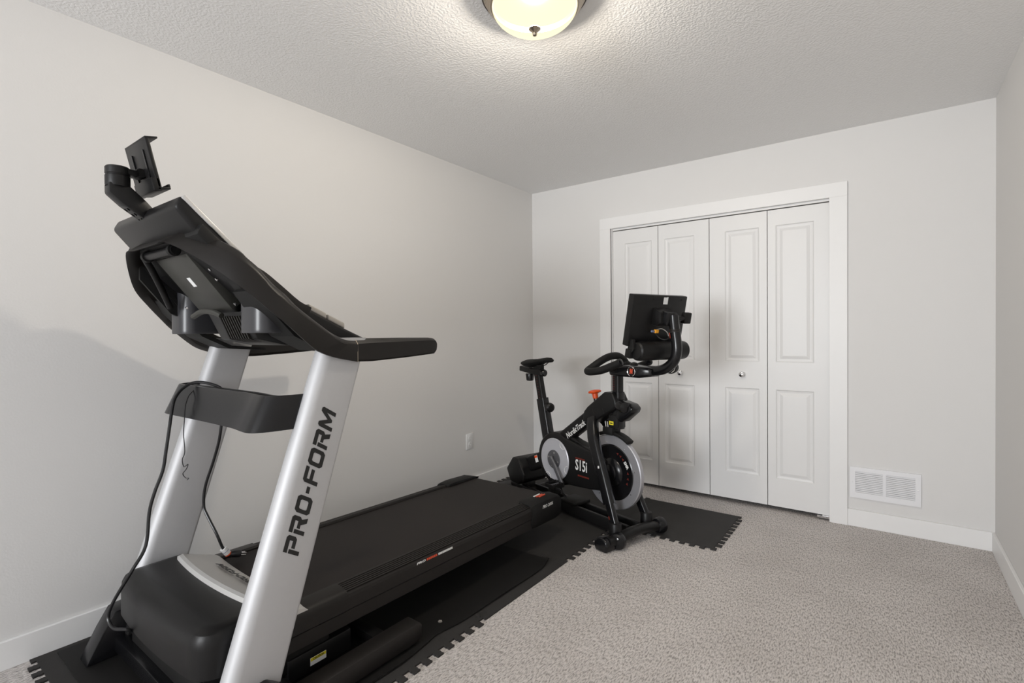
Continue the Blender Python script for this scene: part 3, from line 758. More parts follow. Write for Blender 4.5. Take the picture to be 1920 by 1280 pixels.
# air vent housing with slats
e = newbm(); prism(e, [(-2.945, 1.275), (-2.90, 1.182), (-2.80, 1.160), (-2.70, 1.158), (-2.70, 1.20), (-2.86, 1.26)], XM-.03, XM+.235, 'x', .006); VH = tp('vent_housing', e, 'black_satin')
for k in range(9):
    x = XM+.055+k*.017
    e = newbm(); prism(e, [(-2.936, 1.262), (-2.903, 1.190), (-2.8985, 1.1875), (-2.835, 1.1735), (-2.836, 1.168), (-2.903, 1.181), (-2.910, 1.184), (-2.943, 1.259)], x, x+.007, 'x'); tp('vent_slat', e, 'rail_plastic', VH, smooth=False)
e = newbm(); tube(e, cr([(XM-.03, -2.99, 1.262), (XM+.03, -2.985, 1.278), (XM+.09, -2.975, 1.275), (XM+.125, -2.965, 1.262)], 4), .010, 10, scales=None); tp('hose', e, 'olive_plate')
# back fairing between shell band and panel
e = newbm(); prism(e, [(-3.105, 1.490), (-3.09, 1.525), (-2.99, 1.44), (-2.98, 1.38)], XM-.30, XM+.30, 'x', .006); tp('fairing', e, 'black_matte')
# --- tablet holder
TH = tp('tablet_arm', newbm(), 'black_satin') if False else None
e = newbm()
prism(e, [(-3.112, 1.540), (-3.096, 1.575), (-3.140, 1.622), (-3.182, 1.660), (-3.236, 1.664), (-3.236, 1.632), (-3.200, 1.600)], XM-.025, XM+.025, 'x', .006)
ARM = tp('tablet_arm', e, 'black_satin')
k = newbm(); ax = V((0, .826, -.563)); oo = V((0, -.563, -.826))
for d_ in (.014, .036, .058, .078):
    for dx in (-.011, .011):
        q0 = V((0, -3.200, 1.600))+ax*d_; q1 = q0+ax*.010
        prism(k, [(q.y, q.z) for q in (q0-oo*.012, q1-oo*.012, q1+oo*.01, q0+oo*.01)], XM+dx-.006, XM+dx+.006, 'x')
cut(ARM, k, TM)
e = newbm(); lathe(e, [(0, 1.655), (.031, 1.655), (.032, 1.66), (.032, 1.687), (.030, 1.689), (.030, 1.691), (.032, 1.693), (.032, 1.712), (.029, 1.716), (0, 1.716)], 28, Matrix.Translation((XM, -3.208, 0))); tp('swivel', e, 'black_satin', ARM)
e = newbm(); prism(e, [(XM-.026, -3.208), (XM+.026, -3.208), (XM+.022, -3.158), (XM-.022, -3.158)], 1.695, 1.713, 'z', .004); tp('swivel_bar', e, 'black_satin', ARM)
e = newbm(); lathe(e, [(0, -.02), (.014, -.02), (.016, -.014), (.016, .014), (.014, .02), (0, .02)], 18, along((XM, -3.152, 1.708), (1, 0, 0))); tp('tilt_knuckle', e, 'black_matte', ARM)
# clamp
pd = V((0, .034, -.147)).normalized(); pn = V((0, .974, .225)); pt0 = V((0, -3.164, 1.802))
def clampslab(bm, l0, l1, x0, x1, h0, h1, bev=0):
    P = [pt0+pd*l+pn*h for l, h in ((l0, h0), (l1, h0), (l1, h1), (l0, h1))]
    return prism(bm, [(q.y, q.z) for q in P], x0, x1, 'x', bev)
e = newbm(); clampslab(e, 0, .150, XM-.088, XM+.088, 0, .012, .003); CL = tp('tablet_clamp', e, 'black_satin')
e = newbm(); clampslab(e, .118, .160, XM-.062, XM+.088, -.012, .012, .004); tp('clamp_foot', e, 'black_satin', CL)
e = newbm(); clampslab(e, -.004, .002, XM-.088, XM+.088, 0, .036, .002); tp('upper_lip', e, 'black_satin', CL)
e = newbm(); clampslab(e, .148, .156, XM-.07, XM+.088, 0, .036, .002); clampslab(e, .140, .150, XM-.07, XM+.088, .030, .036, .001); tp('lower_lip', e, 'black_satin', CL)
for dx in (-.04, .055):
    e = newbm(); clampslab(e, .03, .118, XM+dx-.003, XM+dx+.003, -.004, 0, .001); tp('clamp_rib', e, 'black_gloss', CL)
# --- power cord draped over the brace
path = cr([(0.548, -3.08, 0.17), (0.511, -3.13, 0.192), (0.514, -3.165, 0.217), (0.459, -3.185, 0.212), (0.423, -3.19, 0.239), (0.444, -3.18, 0.296), (0.504, -3.145, 0.403), (0.49, -3.1, 0.469), (0.481, -3.085, 0.58), (0.487, -3.07, 0.648), (0.488, -3.045, 0.718), (0.49, -3.035, 0.785), (0.483, -3.02, 0.871), (0.465, -3.005, 0.931), (0.452, -2.99, 0.969), (0.443, -2.96, 1.001), (0.449, -2.925, 1.019), (0.486, -2.89, 1.015), (0.534, -2.86, 0.988), (0.499, -2.845, 0.916), (0.482, -2.845, 0.845), (0.459, -2.845, 0.781), (0.422, -2.85, 0.702), (0.371, -2.86, 0.596), (0.354, -2.86, 0.517), (0.37, -2.855, 0.48), (0.418, -2.84, 0.41), (0.424, -2.82, 0.349), (0.425, -2.8, 0.318)], 6)
e = newbm(); tube(e, path, .0055, 10); CORD = tp('power_cord', e, 'cord_black')
dirp = V((.30, 1, -.22)).normalized(); pe = V((0.425, -2.80, 0.318))
e = newbm(); lathe(e, [(0, 0), (.007, 0), (.010, .010), (.013, .018), (.015, .040), (.012, .046), (0, .047)], 14, along(pe, dirp)); PG = tp('plug', e, 'cord_black', CORD)
for k, (dx, dz) in enumerate(((-.006, .004), (.006, .004), (0, -.006))):
    e = newbm(); tube(e, [pe+dirp*.045+V((dx, 0, dz)), pe+dirp*.064+V((dx, 0, dz))], .0022, 6); tp('prong', e, 'chrome', PG)
e = newbm(); dp = V((0.001, 0.020, -0.030)).normalized(); p_ = V((0.424, -2.810, 0.333)); 
lathe(e, [(.0058, -.004), (.0125, -.004), (.0125, .030), (.0058, .030)], 14, along(p_-dp*.012, dp)); TG = tp('cord_tag', e, 'white_print', CORD)
e = newbm(); lathe(e, [(.0060, .026), (.0128, .026), (.0128, .031), (.0060, .031)], 14, along(p_-dp*.012, dp)); tp('tag_band', e, 'orange_plastic', TG)
e = newbm(); lathe(e, [(.0060, .010), (.0127, .010), (.0127, .012), (.0060, .012)], 14, along(p_-dp*.012, dp)); tp('tag_band', e, 'blue_label', TG)
# thin string with a hook
path = cr([(0.462, -2.93, 0.993), (0.478, -2.955, 0.973), (0.494, -2.972, 0.941), (0.527, -2.988, 0.9), (0.509, -2.985, 0.84), (0.517, -2.985, 0.778), (0.495, -2.985, 0.746), (0.508, -2.985, 0.722), (0.543, -2.985, 0.736), (0.529, -2.985, 0.717), (0.498, -2.985, 0.695), (0.521, -2.985, 0.684), (0.548, -2.985, 0.687), (0.535, -2.985, 0.679)], 6)
e = newbm(); tube(e, path, .0016, 6); tp('safety_string', e, 'cord_black')

# ------------------------------------------------------------------ exercise bike (local x forward, local y to its left; v = -y is the side seen)
TH_ = math.radians(-17)
BK = thing('exercise_bike', 'black indoor cycling bike with silver flywheel and a tilted touch screen', 'exercise bike', (1.40, -1.0, 0), TH_)
def bp(name, bm, m, parent=None, **k): return obj(name, bm, m, parent or BK, None, **k)
def c3(pts): return [(u, -v, z) for u, v, z in pts]      # (u, v, z) -> local
BZ_ = TZ+.0005
# front stabilizer: bent tube, round feet, end blocks
b = newbm(); sweep(b, c3(cr([(-.012, .235, .050), (-.005, .16, .052), (0, .06, .066), (0, -.06, .066), (.004, -.15, .056), (.008, -.205, .052)], 4)), prof_rrect(.058, .052, .022, 4)); bp('front_stabilizer', b, 'black_satin')
for v, u, fz_ in ((.165, .004, .0465), (-.190, .008, TZ+.0467)):
    s = 1 if v > 0 else -1
    b = newbm(); lathe(b, [(0, -.030), (.030, -.030), (.040, -.024), (.046, -.006), (.047, .008), (.043, .022), (.034, .030), (.012, .033), (0, .033)], 30, along((u, -v, fz_), (.35, -s*.93 if s < 0 else -.93, 0) if s > 0 else (.2, .97, 0))); ft = bp('foot_wheel', b, 'black_gloss')
    b = newbm(); lathe(b, [(0, 0), (.006, 0), (.006, .003), (0, .004)], 10, along((u+.02, -v-.03*s, .070), (.3, -s, .3))); bp('bolt', b, 'chrome', ft)
b = newbm(); prism(b, [(-.075, -.0005), (.005, -.0005), (.018, .030), (.010, .062), (-.02, .078), (-.06, .070), (-.085, .045), (-.085, .025)], -.270, -.190, 'y', .012, 3); bp('end_block', b, 'black_gloss')
# forked front legs with telescopic lower tubes
for s in (1, -1):
    pa = cr([(-.300, .050, .670), (-.283, .070, .640), (-.258, .092, .590), (-.235, .104, .540), (-.140, .122, .330), (-.092, .131, .218)], 5)
    if s < 0: pa = [(u-.02, v, z) for u, v, z in pa]
    b = newbm(); sweep(b, [(u, -s*v, z) for u, v, z in pa], prof_rrect(.052, .070, .018, 4), up=(1, 0, .3)); lg = bp('front_leg', b, 'black_gloss')
    off = 0 if s > 0 else -.02
    b = newbm(); sweep(b, [(-.092+off, -s*.131, .222), (-.044+off*.5, -s*.139, .105), (-.036+off*.5, -s*.140, .088)], prof_rrect(.038, .050, .013, 4), up=(1, 0, .3)); bp('leg_tube', b, 'black_gloss')
    b = newbm(); lathe(b, [(0, .045), (.036, .045), (.037, .052), (.034, .122), (.031, .128), (0, .128)], 24, Matrix.Translation((-.040+off*.5, -s*.140, 0))); bp('leg_socket', b, 'black_satin')
    if s > 0:
        for k in range(6):
            t_ = .38+k*.105; p = V((-.180, -.1145, .420)).lerp(V((-.108, -.128, .255)), (k)/5)
            b = newbm(); lathe(b, [(0, 0), (.0032, 0), (.0032, .0012), (0, .0012)], 8, along(p+V((-.006, -.0232, -.02)), (0, -1, 0))); bp('scale_dot', b, 'white_print', lg)
        b = newbm(); prism(b, [(-.166, .408), (-.158, .410), (-.160, .424), (-.168, .422)], -.1482, -.1440, 'y'); bp('leg_mark', b, 'white_print', lg, smooth=False)
        b = newbm(); prism(b, [(-.072, .140), (-.065, .140), (-.070, .158), (-.077, .158)], -.1590, -.1575, 'y'); bp('leg_mark', b, 'darkred_print', lg, smooth=False)
# base rail channel
for s in (1, -1):
    b = newbm(); prism(b, [(-1.15, .030), (-.03, .030), (-.03, .092), (-1.15, .092)], *sorted((-s*.034, -s*.060)), 'y', .004); bp('base_rail', b, 'black_satin')
b = newbm(); box(b, -1.14, -.03, -.036, .036, .040, .056); bp('rail_channel', b, 'black_matte', smooth=False)
b = newbm(); box(b, -.44, -.27, -.030, .030, .0562, .0570); bp('rail_label', b, 'blue_label', smooth=False)
for k in range(3):
    b = newbm(); box(b, -.43+k*.05, -.392+k*.05, -.022, .022, .0571, .0575); bp('label_print', b, 'white_print' if k != 1 else 'black_print', smooth=False)
b = newbm(); box(b, -.60, -.45, -.075, .075, .090, .112, .006); bp('frame_plate', b, 'black_matte')
# rear stabilizer
b = newbm(); tube(b, [(-.985, .235, TZ+.0457), (-.985, -.235, TZ+.0457)], .032, 18); bp('rear_stabilizer', b, 'rail_plastic')
for s in (1, -1):
    b = newbm(); lathe(b, [(0, -.02), (.040, -.02), (.046, -.008), (.046, .012), (.038, .024), (0, .026)], 24, along((-.985, s*.215, TZ+.0457), (0, s, 0))); bp('rear_foot', b, 'black_satin')
b = newbm(); box(b, -1.24, -1.06, -.12, .03, .055, .070, .003); bp('rear_plate', b, 'black_satin')
# rear weight tray (faceted box) and its arm
hexa = [(-1.130, .205), (-1.085, .118), (-.985, .112), (-.925, .155), (-.935, .245), (-.985, .300), (-1.055, .300)]
b = newbm(); prism(b, hexa, -.115, .125, 'y', .012, 3); RB = bp('weight_tray', b, 'black_satin')
b = newbm(); sweep(b, [(-.965, -.119, .285), (-.905, -.119, .200), (-.92, -.119, .150)], prof_rrect(.006, .010, .002, 1), up=(0, 1, 0)); bp('tray_edge', b, 'rail_plastic', RB)
b = newbm(); box(b, -1.05, -.97, -.035, .035, .06, .125, .006); bp('tray_post', b, 'black_satin')
b = newbm(); sweep(b, [(-1.0, -.01, .235), (-.80, -.01, .325)], prof_rrect(.075, .105, .015, 3)); LA = bp('link_arm', b, 'black_satin')
b = newbm(); placed(box(b, -.016, .016, -.0005, .0005, -.024, .024), Matrix.Translation((-.857, -.0482, .315)) @ Matrix.Rotation(-.4, 4, 'Y')); wl = bp('warning_label', b, 'white_print', LA, smooth=False)
b = newbm(); placed(box(b, -.015, .015, -.0005, .0005, .006, .022), Matrix.Translation((-.857, -.0490, .315)) @ Matrix.Rotation(-.4, 4, 'Y')); bp('label_band', b, 'orange_plastic', wl, smooth=False)
# drive cover
cu, cz = -.650, .355
poly = [(cu+.178*math.cos(a), cz+.178*math.sin(a)) for a in [math.radians(62+k*(298-62)/22) for k in range(23)]]
poly += [(-.52, .210), (-.33, .226), (-.24, .240), (-.215, .30), (-.215, .43), (-.33, .470), (-.50, .500)]
b = newbm(); prism(b, poly, -.056, .056, 'y', .014, 3); DC = bp('drive_cover', b, 'black_satin')
b = newbm(); sweep(b, [(-.59, -.0, .530), (-.40, 0, .468), (-.26, 0, .44)], prof_rrect(.06, .03, .01, 3)); bp('cover_ridge', b, 'black_matte', DC)
# crank discs, arms, pedals
for s in (1, -1):
    mtx = along((cu, -s*.056, cz), (0, -s, 0))
    b = newbm(); lathe(b, [(0, 0), (.139, 0), (.139, .003), (.134, .0065), (.122, .0050), (.070, .0095), (0, .010)], 56, mtx); CD = bp('crank_disc', b, 'crank_silver')
    b = newbm(); lathe(b, [(0, .0095), (.062, .0095), (.060, .015), (.020, .017), (0, .017)], 40, mtx); hb = bp('crank_hub', b, 'crank_dark', CD)
    for k in range(4):
        a = PI/4+.55+k*PI/2
        b = newbm(); lathe(b, [(0, 0), (.0065, 0), (.0055, .003), (0, .0035)], 12, along((cu+.045*math.cos(a), -s*.0715, cz+.045*math.sin(a)), (0, -s, 0))); bp('bolt', b, 'chrome', hb)
    for a0 in (.9, -.35, -2.0):
        pts = [(cu+r_*math.cos(a_), -s*.0655, cz+r_*math.sin(a_)) for r_, a_ in ((.136, a0+.18), (.118, a0+.10), (.116, a0-.12), (.134, a0-.22))]
        b = newbm(); tube(b, cr(pts, 4), .0022, 6); bp('disc_ridge', b, 'white_print', CD)
    ca = math.radians(-49) if s > 0 else math.radians(131)
    ev = (math.cos(ca), 0, math.sin(ca)); e0 = V((cu, -s*.085, cz)); e1 = e0+V(ev)*.170+V((0, -s*.012, 0))
    b = newbm(); sweep(b, [e0-V(ev)*.018, e0+V(ev)*.05, e1, e1+V(ev)*.016], prof_rrect(.020, .032, .008, 3), up=(math.sin(ca), 0, -math.cos(ca)), scales=[1.15, 1.05, .9, .8]); bp('crank_arm', b, 'crank_dark')
    b = newbm(); tube(b, [e1, e1+V((0, -s*.095, 0))], .009, 10); bp('pedal_axle', b, 'crank_dark')
    pc = e1+V((0, -s*.062, 0))
    b = newbm()
    for dx in (-.040, .036): box(b, pc.x+dx, pc.x+dx+.010, pc.y-.045, pc.y+.045, pc.z-.013, pc.z+.013, .003)
    for dy in (-.045, .035): box(b, pc.x-.042, pc.x+.048, pc.y+dy, pc.y+dy+.010, pc.z-.012, pc.z+.012, .003)
    for k in range(7):
        for dx in (-.036, .041): box(b, pc.x+dx-.003, pc.x+dx+.003, pc.y-.042+k*.0135, pc.y-.036+k*.0135, pc.z+.012, pc.z+.018)
    PD = bp('pedal', b, 'black_satin', smooth=False)
    b = newbm(); sweep(b, cr([(pc.x+.04, pc.y-.032, pc.z-.01), (pc.x+.085, pc.y-.030, pc.z-.005), (pc.x+.098, pc.y-.015, pc.z-.03), (pc.x+.095, pc.y+.015, pc.z-.055), (pc.x+.055, pc.y+.03, pc.z-.05), (pc.x+.02, pc.y+.032, pc.z-.012)], 5), prof_rrect(.004, .014, .0015, 1)); bp('toe_strap', b, 'cord_black', PD)
    b = newbm(); box(b, pc.x-.030, pc.x+.036, pc.y-.03, pc.y+.03, pc.z-.055, pc.z-.012, .008); bp('toe_cage', b, 'black_matte', PD)
    b = newbm(); box(b, pc.x-.049, pc.x-.042, pc.y-.02, pc.y+.02, pc.z-.006, pc.z+.006, .001); bp('reflector', b, 'chrome', PD, smooth=False)
# writing on the drive cover
b = text_bm('S15i', .094, .001, .0018, 0, .104); placed(b, frame3((-.452, -.0566, .326), (1, 0, 0), (0, 0, 1))); bp('model_lettering', b, 'white_print', DC, smooth=False)
b = dashes_bm(.085, .010, 11, .001); placed(b, frame3((-.452, -.0566, .397), (1, 0, 0), (0, 0, 1))); bp('cover_lettering', b, 'darkred_print', DC, smooth=False)
b = dashes_bm(.10, .010, 12, .001); placed(b, frame3((-.430, -.0566, .290), (1, 0, 0), (0, 0, 1))); bp('cover_lettering', b, 'darkred_print', DC, smooth=False)
# flywheel
fu, fz = -.183, .362
mtx = along((fu, 0, fz), (0, -1, 0))
b = newbm(); lathe(b, [(.150, -.016), (.217, -.016), (.222, -.012), (.222, .012), (.217, .016), (.168, .016), (.166, .010), (.150, .010)], 96, mtx); FW = bp('flywheel', b, 'flywheel_metal')
b = newbm(); lathe(b, [(0, -.016), (.167, -.012), (.167, .012), (.160, .016), (.154, .0145), (.085, .0150), (.080, .022), (.055, .034), (.050, .034), (.047, .042), (.034, .047), (0, .048)], 64, mtx); FD = bp('flywheel_disc', b, 'black_gloss', FW)
for k in range(8):
    a = .2+k*PI/4
    b = newbm(); lathe(b, [(0, 0), (.0042, 0), (.0035, .002), (0, .0022)], 8, along((fu+.180*math.cos(a), -.016, fz+.180*math.sin(a)), (0, -1, 0))); bp('rivet', b, 'chrome', FW)
for ad in (68, 57, 46, 8, -6, -20):
    a = math.radians(ad); r_ = .128
    c_ = V((fu+r_*math.cos(a), -.0155, fz+r_*math.sin(a))); t1 = V((-math.sin(a), 0, math.cos(a))); n1 = V((math.cos(a), 0, math.sin(a)))
    b = newbm(); vs = [b.verts.new(q) for q in (c_+t1*.009, c_-t1*.007+n1*.008, c_-t1*.007-n1*.008)]; b.faces.new(vs)
    bmesh.ops.solidify(b, geom=list(b.faces), thickness=.0008); bp('arrow_mark', b, 'dimred_print', FD, smooth=False)
b = text_bm('SMR', .026, .001, .0008, 0, .046); a = math.radians(27)
placed(b, frame3((fu+.128*math.cos(a)-.020, -.0160, fz+.128*math.sin(a)+.017), (math.sin(a)+.18, 0, -math.cos(a)), (math.cos(a), 0, math.sin(a)))); bp('disc_lettering', b, 'white_print', FD, smooth=False)
# brake / magnet bracket above the wheel
b = newbm(); sweep(b, [(fu+.236*math.cos(a), 0, fz+.236*math.sin(a)) for a in [math.radians(d) for d in (112, 100, 88, 76, 66, 56)]], prof_rrect(.052, .022, .006, 2), up=(0, 0, 1)); bp('brake_bracket', b, 'black_matte')
b = newbm(); box(b, -.235, -.155, -.040, .040, .585, .635, .010); bp('brake_caliper', b, 'black_matte')
for dx in (-.205, -.188):
    b = newbm(); tube(b, [(dx, -.032, .60), (dx-.012, -.030, .665)], .0035, 8); bp('brake_rod', b, 'chrome')
b = newbm(); box(b, -.185, -.115, -.036, .036, .632, .71, .006); BP = bp('brake_plate', b, 'black_matte')
b = newbm(); box(b, -.180, -.146, -.0372, -.0362, .650, .672); yl = bp('yellow_tag', b, 'yellow_label', BP, smooth=False)
b = newbm(); box(b, -.172, -.152, -.0378, -.0373, .657, .663); bp('tag_mark', b, 'black_print', yl, smooth=False)
# main tube and head cowl
b = newbm(); sweep(b, [(-.660, 0, .462), (-.290, 0, .720)], prof_rrect(.072, .086, .018, 4)); MT = bp('main_tube', b, 'black_satin')
d1 = V((.370, 0, .258)).normalized(); n1 = V((-d1.z, 0, d1.x))
b = text_bm('NordicTrack', .052, .0008, .0010, .12, .205); placed(b, frame3(V((-.560, -.0364, .530))-n1*.030+d1*.0, d1, n1)); bp('brand_lettering', b, 'white_print', MT, smooth=False)
b = newbm(); prism(b, [(-.385, .640), (-.378, .706), (-.345, .740), (-.205, .842), (-.138, .844), (-.112, .800), (-.104, .764), (-.130, .742), (-.310, .640)], -.058, .058, 'y', .012, 3); HC = bp('head_cowl', b, 'black_satin')
for (x0, z0) in ((-.300, .735), (-.215, .745)):
    b = newbm(); sweep(b, [(x0, -.0585, z0), (x0+.016, -.0585, z0-.030)], prof_rrect(.002, .003, .0008, 1), up=(0, 1, 0)); bp('cowl_seam', b, 'rail_plastic', HC)
b = newbm(); prism(b, [(-.125, .700), (-.090, .672), (-.010, .738), (.000, .762), (-.025, .785), (-.10, .80)], -.044, .044, 'y', .010, 2); bp('front_cowl', b, 'black_gloss')
b = newbm(); lathe(b, [(0, 0), (.020, 0), (.034, .008), (.036, .040), (.032, .062), (.020, .070), (0, .072)], 24, along((-.095, -.040, .775), (.93, -.30, -.10))); kn = bp('height_knob', b, 'black_gloss')
# handlebar post
b = newbm(); sweep(b, [(-.140, 0, .628), (-.140, 0, .846)], prof_rrect(.062, .060, .016, 4), up=(1, 0, 0)); bp('post_sleeve', b, 'black_gloss')
b = newbm(); sweep(b, [(-.143, 0, .80), (-.143, 0, .955)], prof_rrect(.052, .052, .012, 4), up=(1, 0, 0)); HP = bp('handlebar_post', b, 'black_satin')
for k in range(6):
    b = newbm(); box(b, -.160, -.146, -.0268, -.0262, .862+k*.014, .8645+k*.014); bp('post_mark', b, 'darkred_print', HP, smooth=False)
# red resistance knob
ka = V((-.120, 0, .60)).normalized(); kb = V((-.318, 0, .752))
b = newbm(); tube(b, [kb-ka*.02-V((.006, .006, 0)), kb+ka*.048-V((.006, .006, 0))], .006, 8); bp('knob_rod', b, 'cord_black')
b = newbm(); tube(b, [kb-ka*.02+V((.008, .006, 0)), kb+ka*.048+V((.008, .006, 0))], .006, 8); bp('knob_rod', b, 'cord_black')
b = newbm(); lathe(b, [(0, .036), (.014, .036), (.017, .040), (.019, .066), (.026, .070), (.038, .072), (.041, .077), (.040, .083), (.030, .089), (0, .092)], 28, along(kb, ka)); bp('resistance_knob', b, 'orange_plastic', label='bright orange mushroom-shaped knob')
# seat assembly
sa = V((-.060, 0, .245)).normalized()
b = newbm(); sweep(b, [(-.768, 0, .42), (-.845, 0, .738)], prof_rrect(.058, .080, .014, 4), up=(1, 0, 0)); bp('seat_sleeve', b, 'black_gloss')
b = newbm(); sweep(b, [(-.838, 0, .70), (-.897, 0, .940)], prof_rrect(.042, .058, .010, 4), up=(1, 0, 0)); SP = bp('seat_post', b, 'black_satin')
for k in range(9):
    p = V((-.838, 0, .70)).lerp(V((-.897, 0, .94)), .18+k*.08)
    b = newbm(); box(b, p.x-.008, p.x+.006, -.0222, -.0212, p.z-.001, p.z+.001); bp('post_mark', b, 'darkred_print', SP, smooth=False)
b = newbm(); lathe(b, [(0, 0), (.018, 0), (.020, .02), (.030, .030), (.033, .045), (.031, .066), (.020, .075), (0, .077)], 24, along((-.790, -.01, .688), (.96, -.25, -.02))); bp('seat_knob', b, 'black_satin')
b = newbm(); prism(b, [(-1.085, .920), (-1.082, .958), (-.93, .944), (-.835, .942), (-.828, .905), (-.90, .900)], -.024, .024, 'y', .007, 2); bp('seat_slider', b, 'black_satin')
b = newbm(); lathe(b, [(0, 0), (.030, 0), (.032, .006), (.026, .048), (.022, .052), (0, .052)], 20, along((-.985, 0, .905), (0, 0, -1))); bp('slider_knob', b, 'black_gloss')
b = newbm(); lathe(b, [(0, 0), (.020, 0), (.024, .008), (.024, .03), (.018, .036), (0, .036)], 20, along((-.838, -.008, .918), (1, 0, 0))); bp('saddle_clamp', b, 'black_gloss')
b = newbm(); box(b, -.925, -.845, -.02, .02, .940, .975, .006); bp('saddle_mount', b, 'black_matte')
rings = []
for u, w, zt, th in ((-1.012, .040, .996, .018), (-1.004, .072, 1.004, .040), (-.975, .088, 1.010, .052), (-.935, .084, 1.012, .052), (-.895, .060, 1.014, .046), (-.850, .034, 1.020, .038), (-.790, .024, 1.028, .032), (-.750, .020, 1.027, .028), (-.735, .014, 1.020, .020), (-.730, .006, 1.014, .010)):
    rings.append([(u, w*math.cos(a), zt-th*.55+(.55*th*math.sin(a) if math.sin(a) > 0 else .62*th*math.sin(a))*(1-.25*math.cos(a)**2)) for a in [2*PI*k/16 for k in range(16)]])
b = newbm(); ring_loft(b, rings); SD = bp('saddle', b, 'black_matte')
for s in (1, -1):
    b = newbm(); tube(b, cr([(-.955, s*.022, .985), (-.90, s*.02, .972), (-.84, s*.018, .970), (-.775, s*.010, 1.002)], 4), .0035, 8); bp('saddle_rail', b, 'cord_black', SD)
# handlebar: hub, looped grips
b = newbm(); rings = []
for u, w, z0, z1 in ((-.165, .050, .952, .985), (-.150, .062, .946, 1.000), (-.04, .070, .944, 1.010), (.06, .066, .944, 1.008), (.12, .050, .952, 1.002), (.132, .038, .960, .995)):
    pr_ = prof_rrect(2*w, z1-z0, .014, 3); rings.append([(u, a, (z0+z1)/2+c) for a, c in pr_])
ring_loft(b, rings); HUB = bp('handlebar_hub', b, 'black_gloss')
gp = cr(c3([(-.02, .115, 1.028), (-.075, .125, 1.006), (-.150, .135, .979), (-.225, .137, .967), (-.275, .118, .968), (-.272, .080, .990), (-.252, .040, 1.020), (-.240, -.010, 1.044), (-.235, -.060, 1.054), (-.232, -.110, 1.050), (-.228, -.150, 1.026), (-.21, -.160, 1.000), (-.14, -.150, .985), (-.06, -.135, 1.005), (-.01, -.120, 1.025)]), 6)
b = newbm(); tube(b, gp, .0225, 14); GR = bp('handlebar_grip', b, 'black_matte')
for p, d in ((gp[0], V(gp[0])-V(gp[3])), (gp[-1], V(gp[-1])-V(gp[-4]))):
    b = newbm(); lathe(b, [(0, -.004), (.0215, -.004), (.0225, 0), (.0215, .006), (.016, .009), (0, .010)], 20, along(p, d)); bp('grip_cap', b, 'black_gloss', GR)
for s in (1, -1):
    b = newbm(); sweep(b, [(-.10, -s*.055, .972), (-.105, -s*.13, .990)], prof_rrect(.03, .024, .008, 2)); bp('grip_stem', b, 'black_matte', HUB)
b = newbm(); lathe(b, [(0, 0), (.022, 0), (.024, .006), (.016, .018), (0, .022)], 20, along((-.02, 0, 1.006), (0, 0, 1))); bp('hub_dial', b, 'black_matte', HUB)
# round fan openings with a red mark
for (u, v, z) in ((.020, .0695, .978), (.165, -.085, 1.000)):
    if v < 0:
        b = newbm(); lathe(b, [(0, -.045), (.030, -.045), (.034, -.02), (.034, 0), (0, 0)], 24, along((u, -v, z), (.25, -.97, 0))); bp('speaker_pod', b, 'black_matte', HUB)
    b = newbm(); lathe(b, [(.024, 0), (.0285, 0), (.0285, .003), (.0265, .0045), (.024, .003)], 28, along((u, -v, z), (.25 if v < 0 else 0, -1, 0))); ringo = bp('badge_ring', b, 'chrome', HUB)
    b = newbm(); lathe(b, [(0, 0), (.0242, 0), (.0242, .0012), (0, .0012)], 24, along((u, -v, z), (.25 if v < 0 else 0, -1, 0))); bp('badge_face', b, 'black_gloss', ringo)
    e = text_bm('N', .032, .001, .0035, .1, .022); placed(e, frame3((u-.011, -v-.0022, z-.012), (1, .25 if v < 0 else 0, 0), (0, 0, 1))); bp('badge_mark', e, 'red_print', ringo, smooth=False)
# curved post for the touch screen
sp = cr([(.09, 0, .985), (.15, 0, .988), (.205, 0, 1.006), (.250, 0, 1.045), (.268, 0, 1.10), (.262, 0, 1.17), (.252, 0, 1.235), (.247, 0, 1.285)], 5)
b = newbm(); tube(b, sp, .0275, 20); bp('screen_post', b, 'black_gloss')
b = newbm(); lathe(b, [(0, 0), (.0295, 0), (.0295, .006), (.028, .008), (.0295, .010), (.0295, .016), (0, .016)], 24, along((.257, 0, 1.195), V((-.012, 0, .12)))); bp('post_collar', b, 'rail_plastic')
# touch screen unit, tilted
sy = math.radians(-8); stl = math.radians(-12)
SM = Matrix.Translation((.135, .005, 1.262)) @ Matrix.Rotation(sy, 4, 'Z') @ Matrix.Rotation(-stl, 4, 'Y')
def sc(name, bm, m, parent=None, **k): return bp(name, placed(bm, SM), m, parent, **k)
# local: x = towards the front (back of the screen), y = lateral, z = up
SH, SW = .140, .196
b = newbm(); box(b, -.030, .012, -SW, SW, -SH, SH, .006, 2); TV = sc('touch_screen', b, 'black_satin')
b = newbm(); box(b, -.0308, -.0298, -SW+.012, SW-.012, -SH+.014, SH-.012); sc('screen_glass', b, 'black_gloss', TV, smooth=False)
b = newbm(); rings = [[(.010, -SW+.02, -SH+.02), (.010, SW-.02, -SH+.02), (.010, SW-.02, SH-.052), (.010, -SW+.02, SH-.052)], [(.020, -SW+.05, -SH+.045), (.020, SW-.05, -SH+.045), (.020, SW-.05, SH-.075), (.020, -SW+.05, SH-.075)]]
ring_loft(b, rings); bevel_sharp(b, .003, 2); BKP = sc('back_panel', b, 'black_satin', TV)
for (y, z) in ((-.165, .095), (-.170, -.105), (.150, .118), (-.055, .118), (-.11, .118), (.165, -.1)):
    b = newbm(); lathe(b, [(0, 0), (.005, 0), (.004, .002), (0, .002)], 10, along((.0122, y, z), (1, 0, 0))); sc('screw', b, 'black_inner', TV)
b = newbm(); box(b, .0122, .0128, .018, .050, .092, .132); sc('paper_label', b, 'white_print', TV, smooth=False)
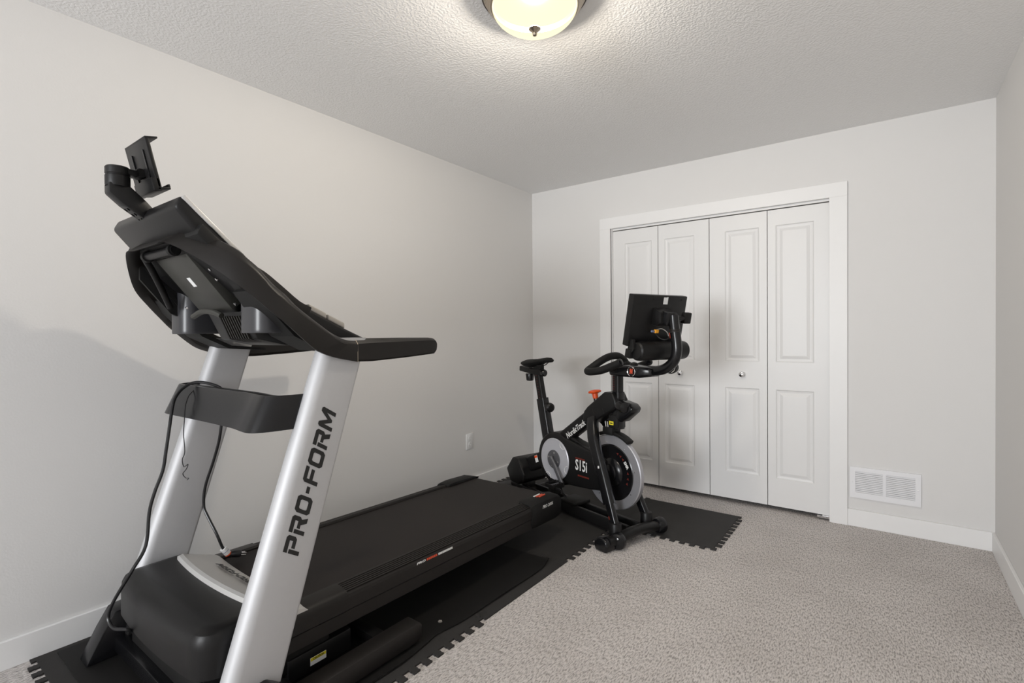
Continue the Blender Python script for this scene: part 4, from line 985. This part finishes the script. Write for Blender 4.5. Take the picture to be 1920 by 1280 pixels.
b = newbm(); box(b, .012, .017, -.15, -.10, -.035, .02, .002); sc('port_cover', b, 'black_gloss', TV)
b = newbm(); box(b, .012, .014, -.06, .04, SH-.010, SH-.004); sc('top_strip', b, 'rail_plastic', TV, smooth=False)
b = newbm(); prism(b, [(.018, -.02), (.020, .075), (.075, .055), (.085, .0), (.060, -.02)], -.055, .055, 'y', .004, 2); MB_ = sc('mount_block', b, 'black_satin', TV)
b = newbm(); box(b, .060, .112, -.034, .034, -.008, .062, .006); sc('mount_clevis', b, 'black_gloss', TV)
b = newbm(); box(b, .070, .100, .105, .155, .000, .060, .005); sc('swivel_stop', b, 'black_matte', TV)
b = newbm(); tube(b, [(.085, .03, .028), (.085, .115, .028)], .014, 12); sc('swivel_pin', b, 'black_satin', TV)
# sound bar under the screen
b = newbm(); rings = []
for y, k in ((-.165, .80), (-.158, .96), (-.14, 1.0), (.165, 1.0), (.182, .96), (.190, .80)):
    rings.append([(.052+.050*k*math.cos(a), y, -.158+.052*k*math.sin(a)) for a in [2*PI*i/28 for i in range(28)]])
ring_loft(b, rings); SB = sc('sound_bar', b, 'black_satin')
for k in range(10):
    b = newbm(); y = -.055+k*.012
    sweep(b, [(.052+.0508*math.cos(a), y, -.158+.0528*math.sin(a)) for a in (1.0, 1.2, 1.4)], prof_rrect(.003, .0014, .0004, 1)); sc('grille_rib', b, 'rail_plastic', SB, smooth=False)
b = newbm(); box(b, -.012, .030, -.185, -.145, -.205, -.155, .006); sc('sound_bar_bracket', b, 'black_satin')
b = newbm(); prism(b, [(.002, -.10), (.03, -.10), (.045, -.15), (.01, -.20), (-.008, -.20)], -.178, -.160, 'y', .003); sc('sound_bar_side', b, 'black_matte')
# wires with orange plugs
for pts, m_, r_ in (([(.03, -.02, -.045), (.06, -.01, -.035), (.08, .01, -.05), (.085, .02, -.07)], 'grey_pad', .0022), ([(.03, -.03, -.06), (.06, -.02, -.085), (.085, .0, -.09), (.09, .02, -.075)], 'cord_black', .0035), ([(.085, .02, -.05), (.09, .025, -.065), (.088, .03, -.08)], 'red_print', .0025)):
    b = newbm(); tube(b, cr(pts, 5), r_, 8); sc('wire', b, m_, TV)
b = newbm(); box(b, .040, .056, -.050, -.026, -.060, -.042, .002); sc('wire_plug', b, 'orange_plug', TV, smooth=False)
b = newbm(); box(b, .042, .052, -.072, -.052, -.056, -.046, .001); sc('wire_plug', b, 'blue_label', TV, smooth=False)
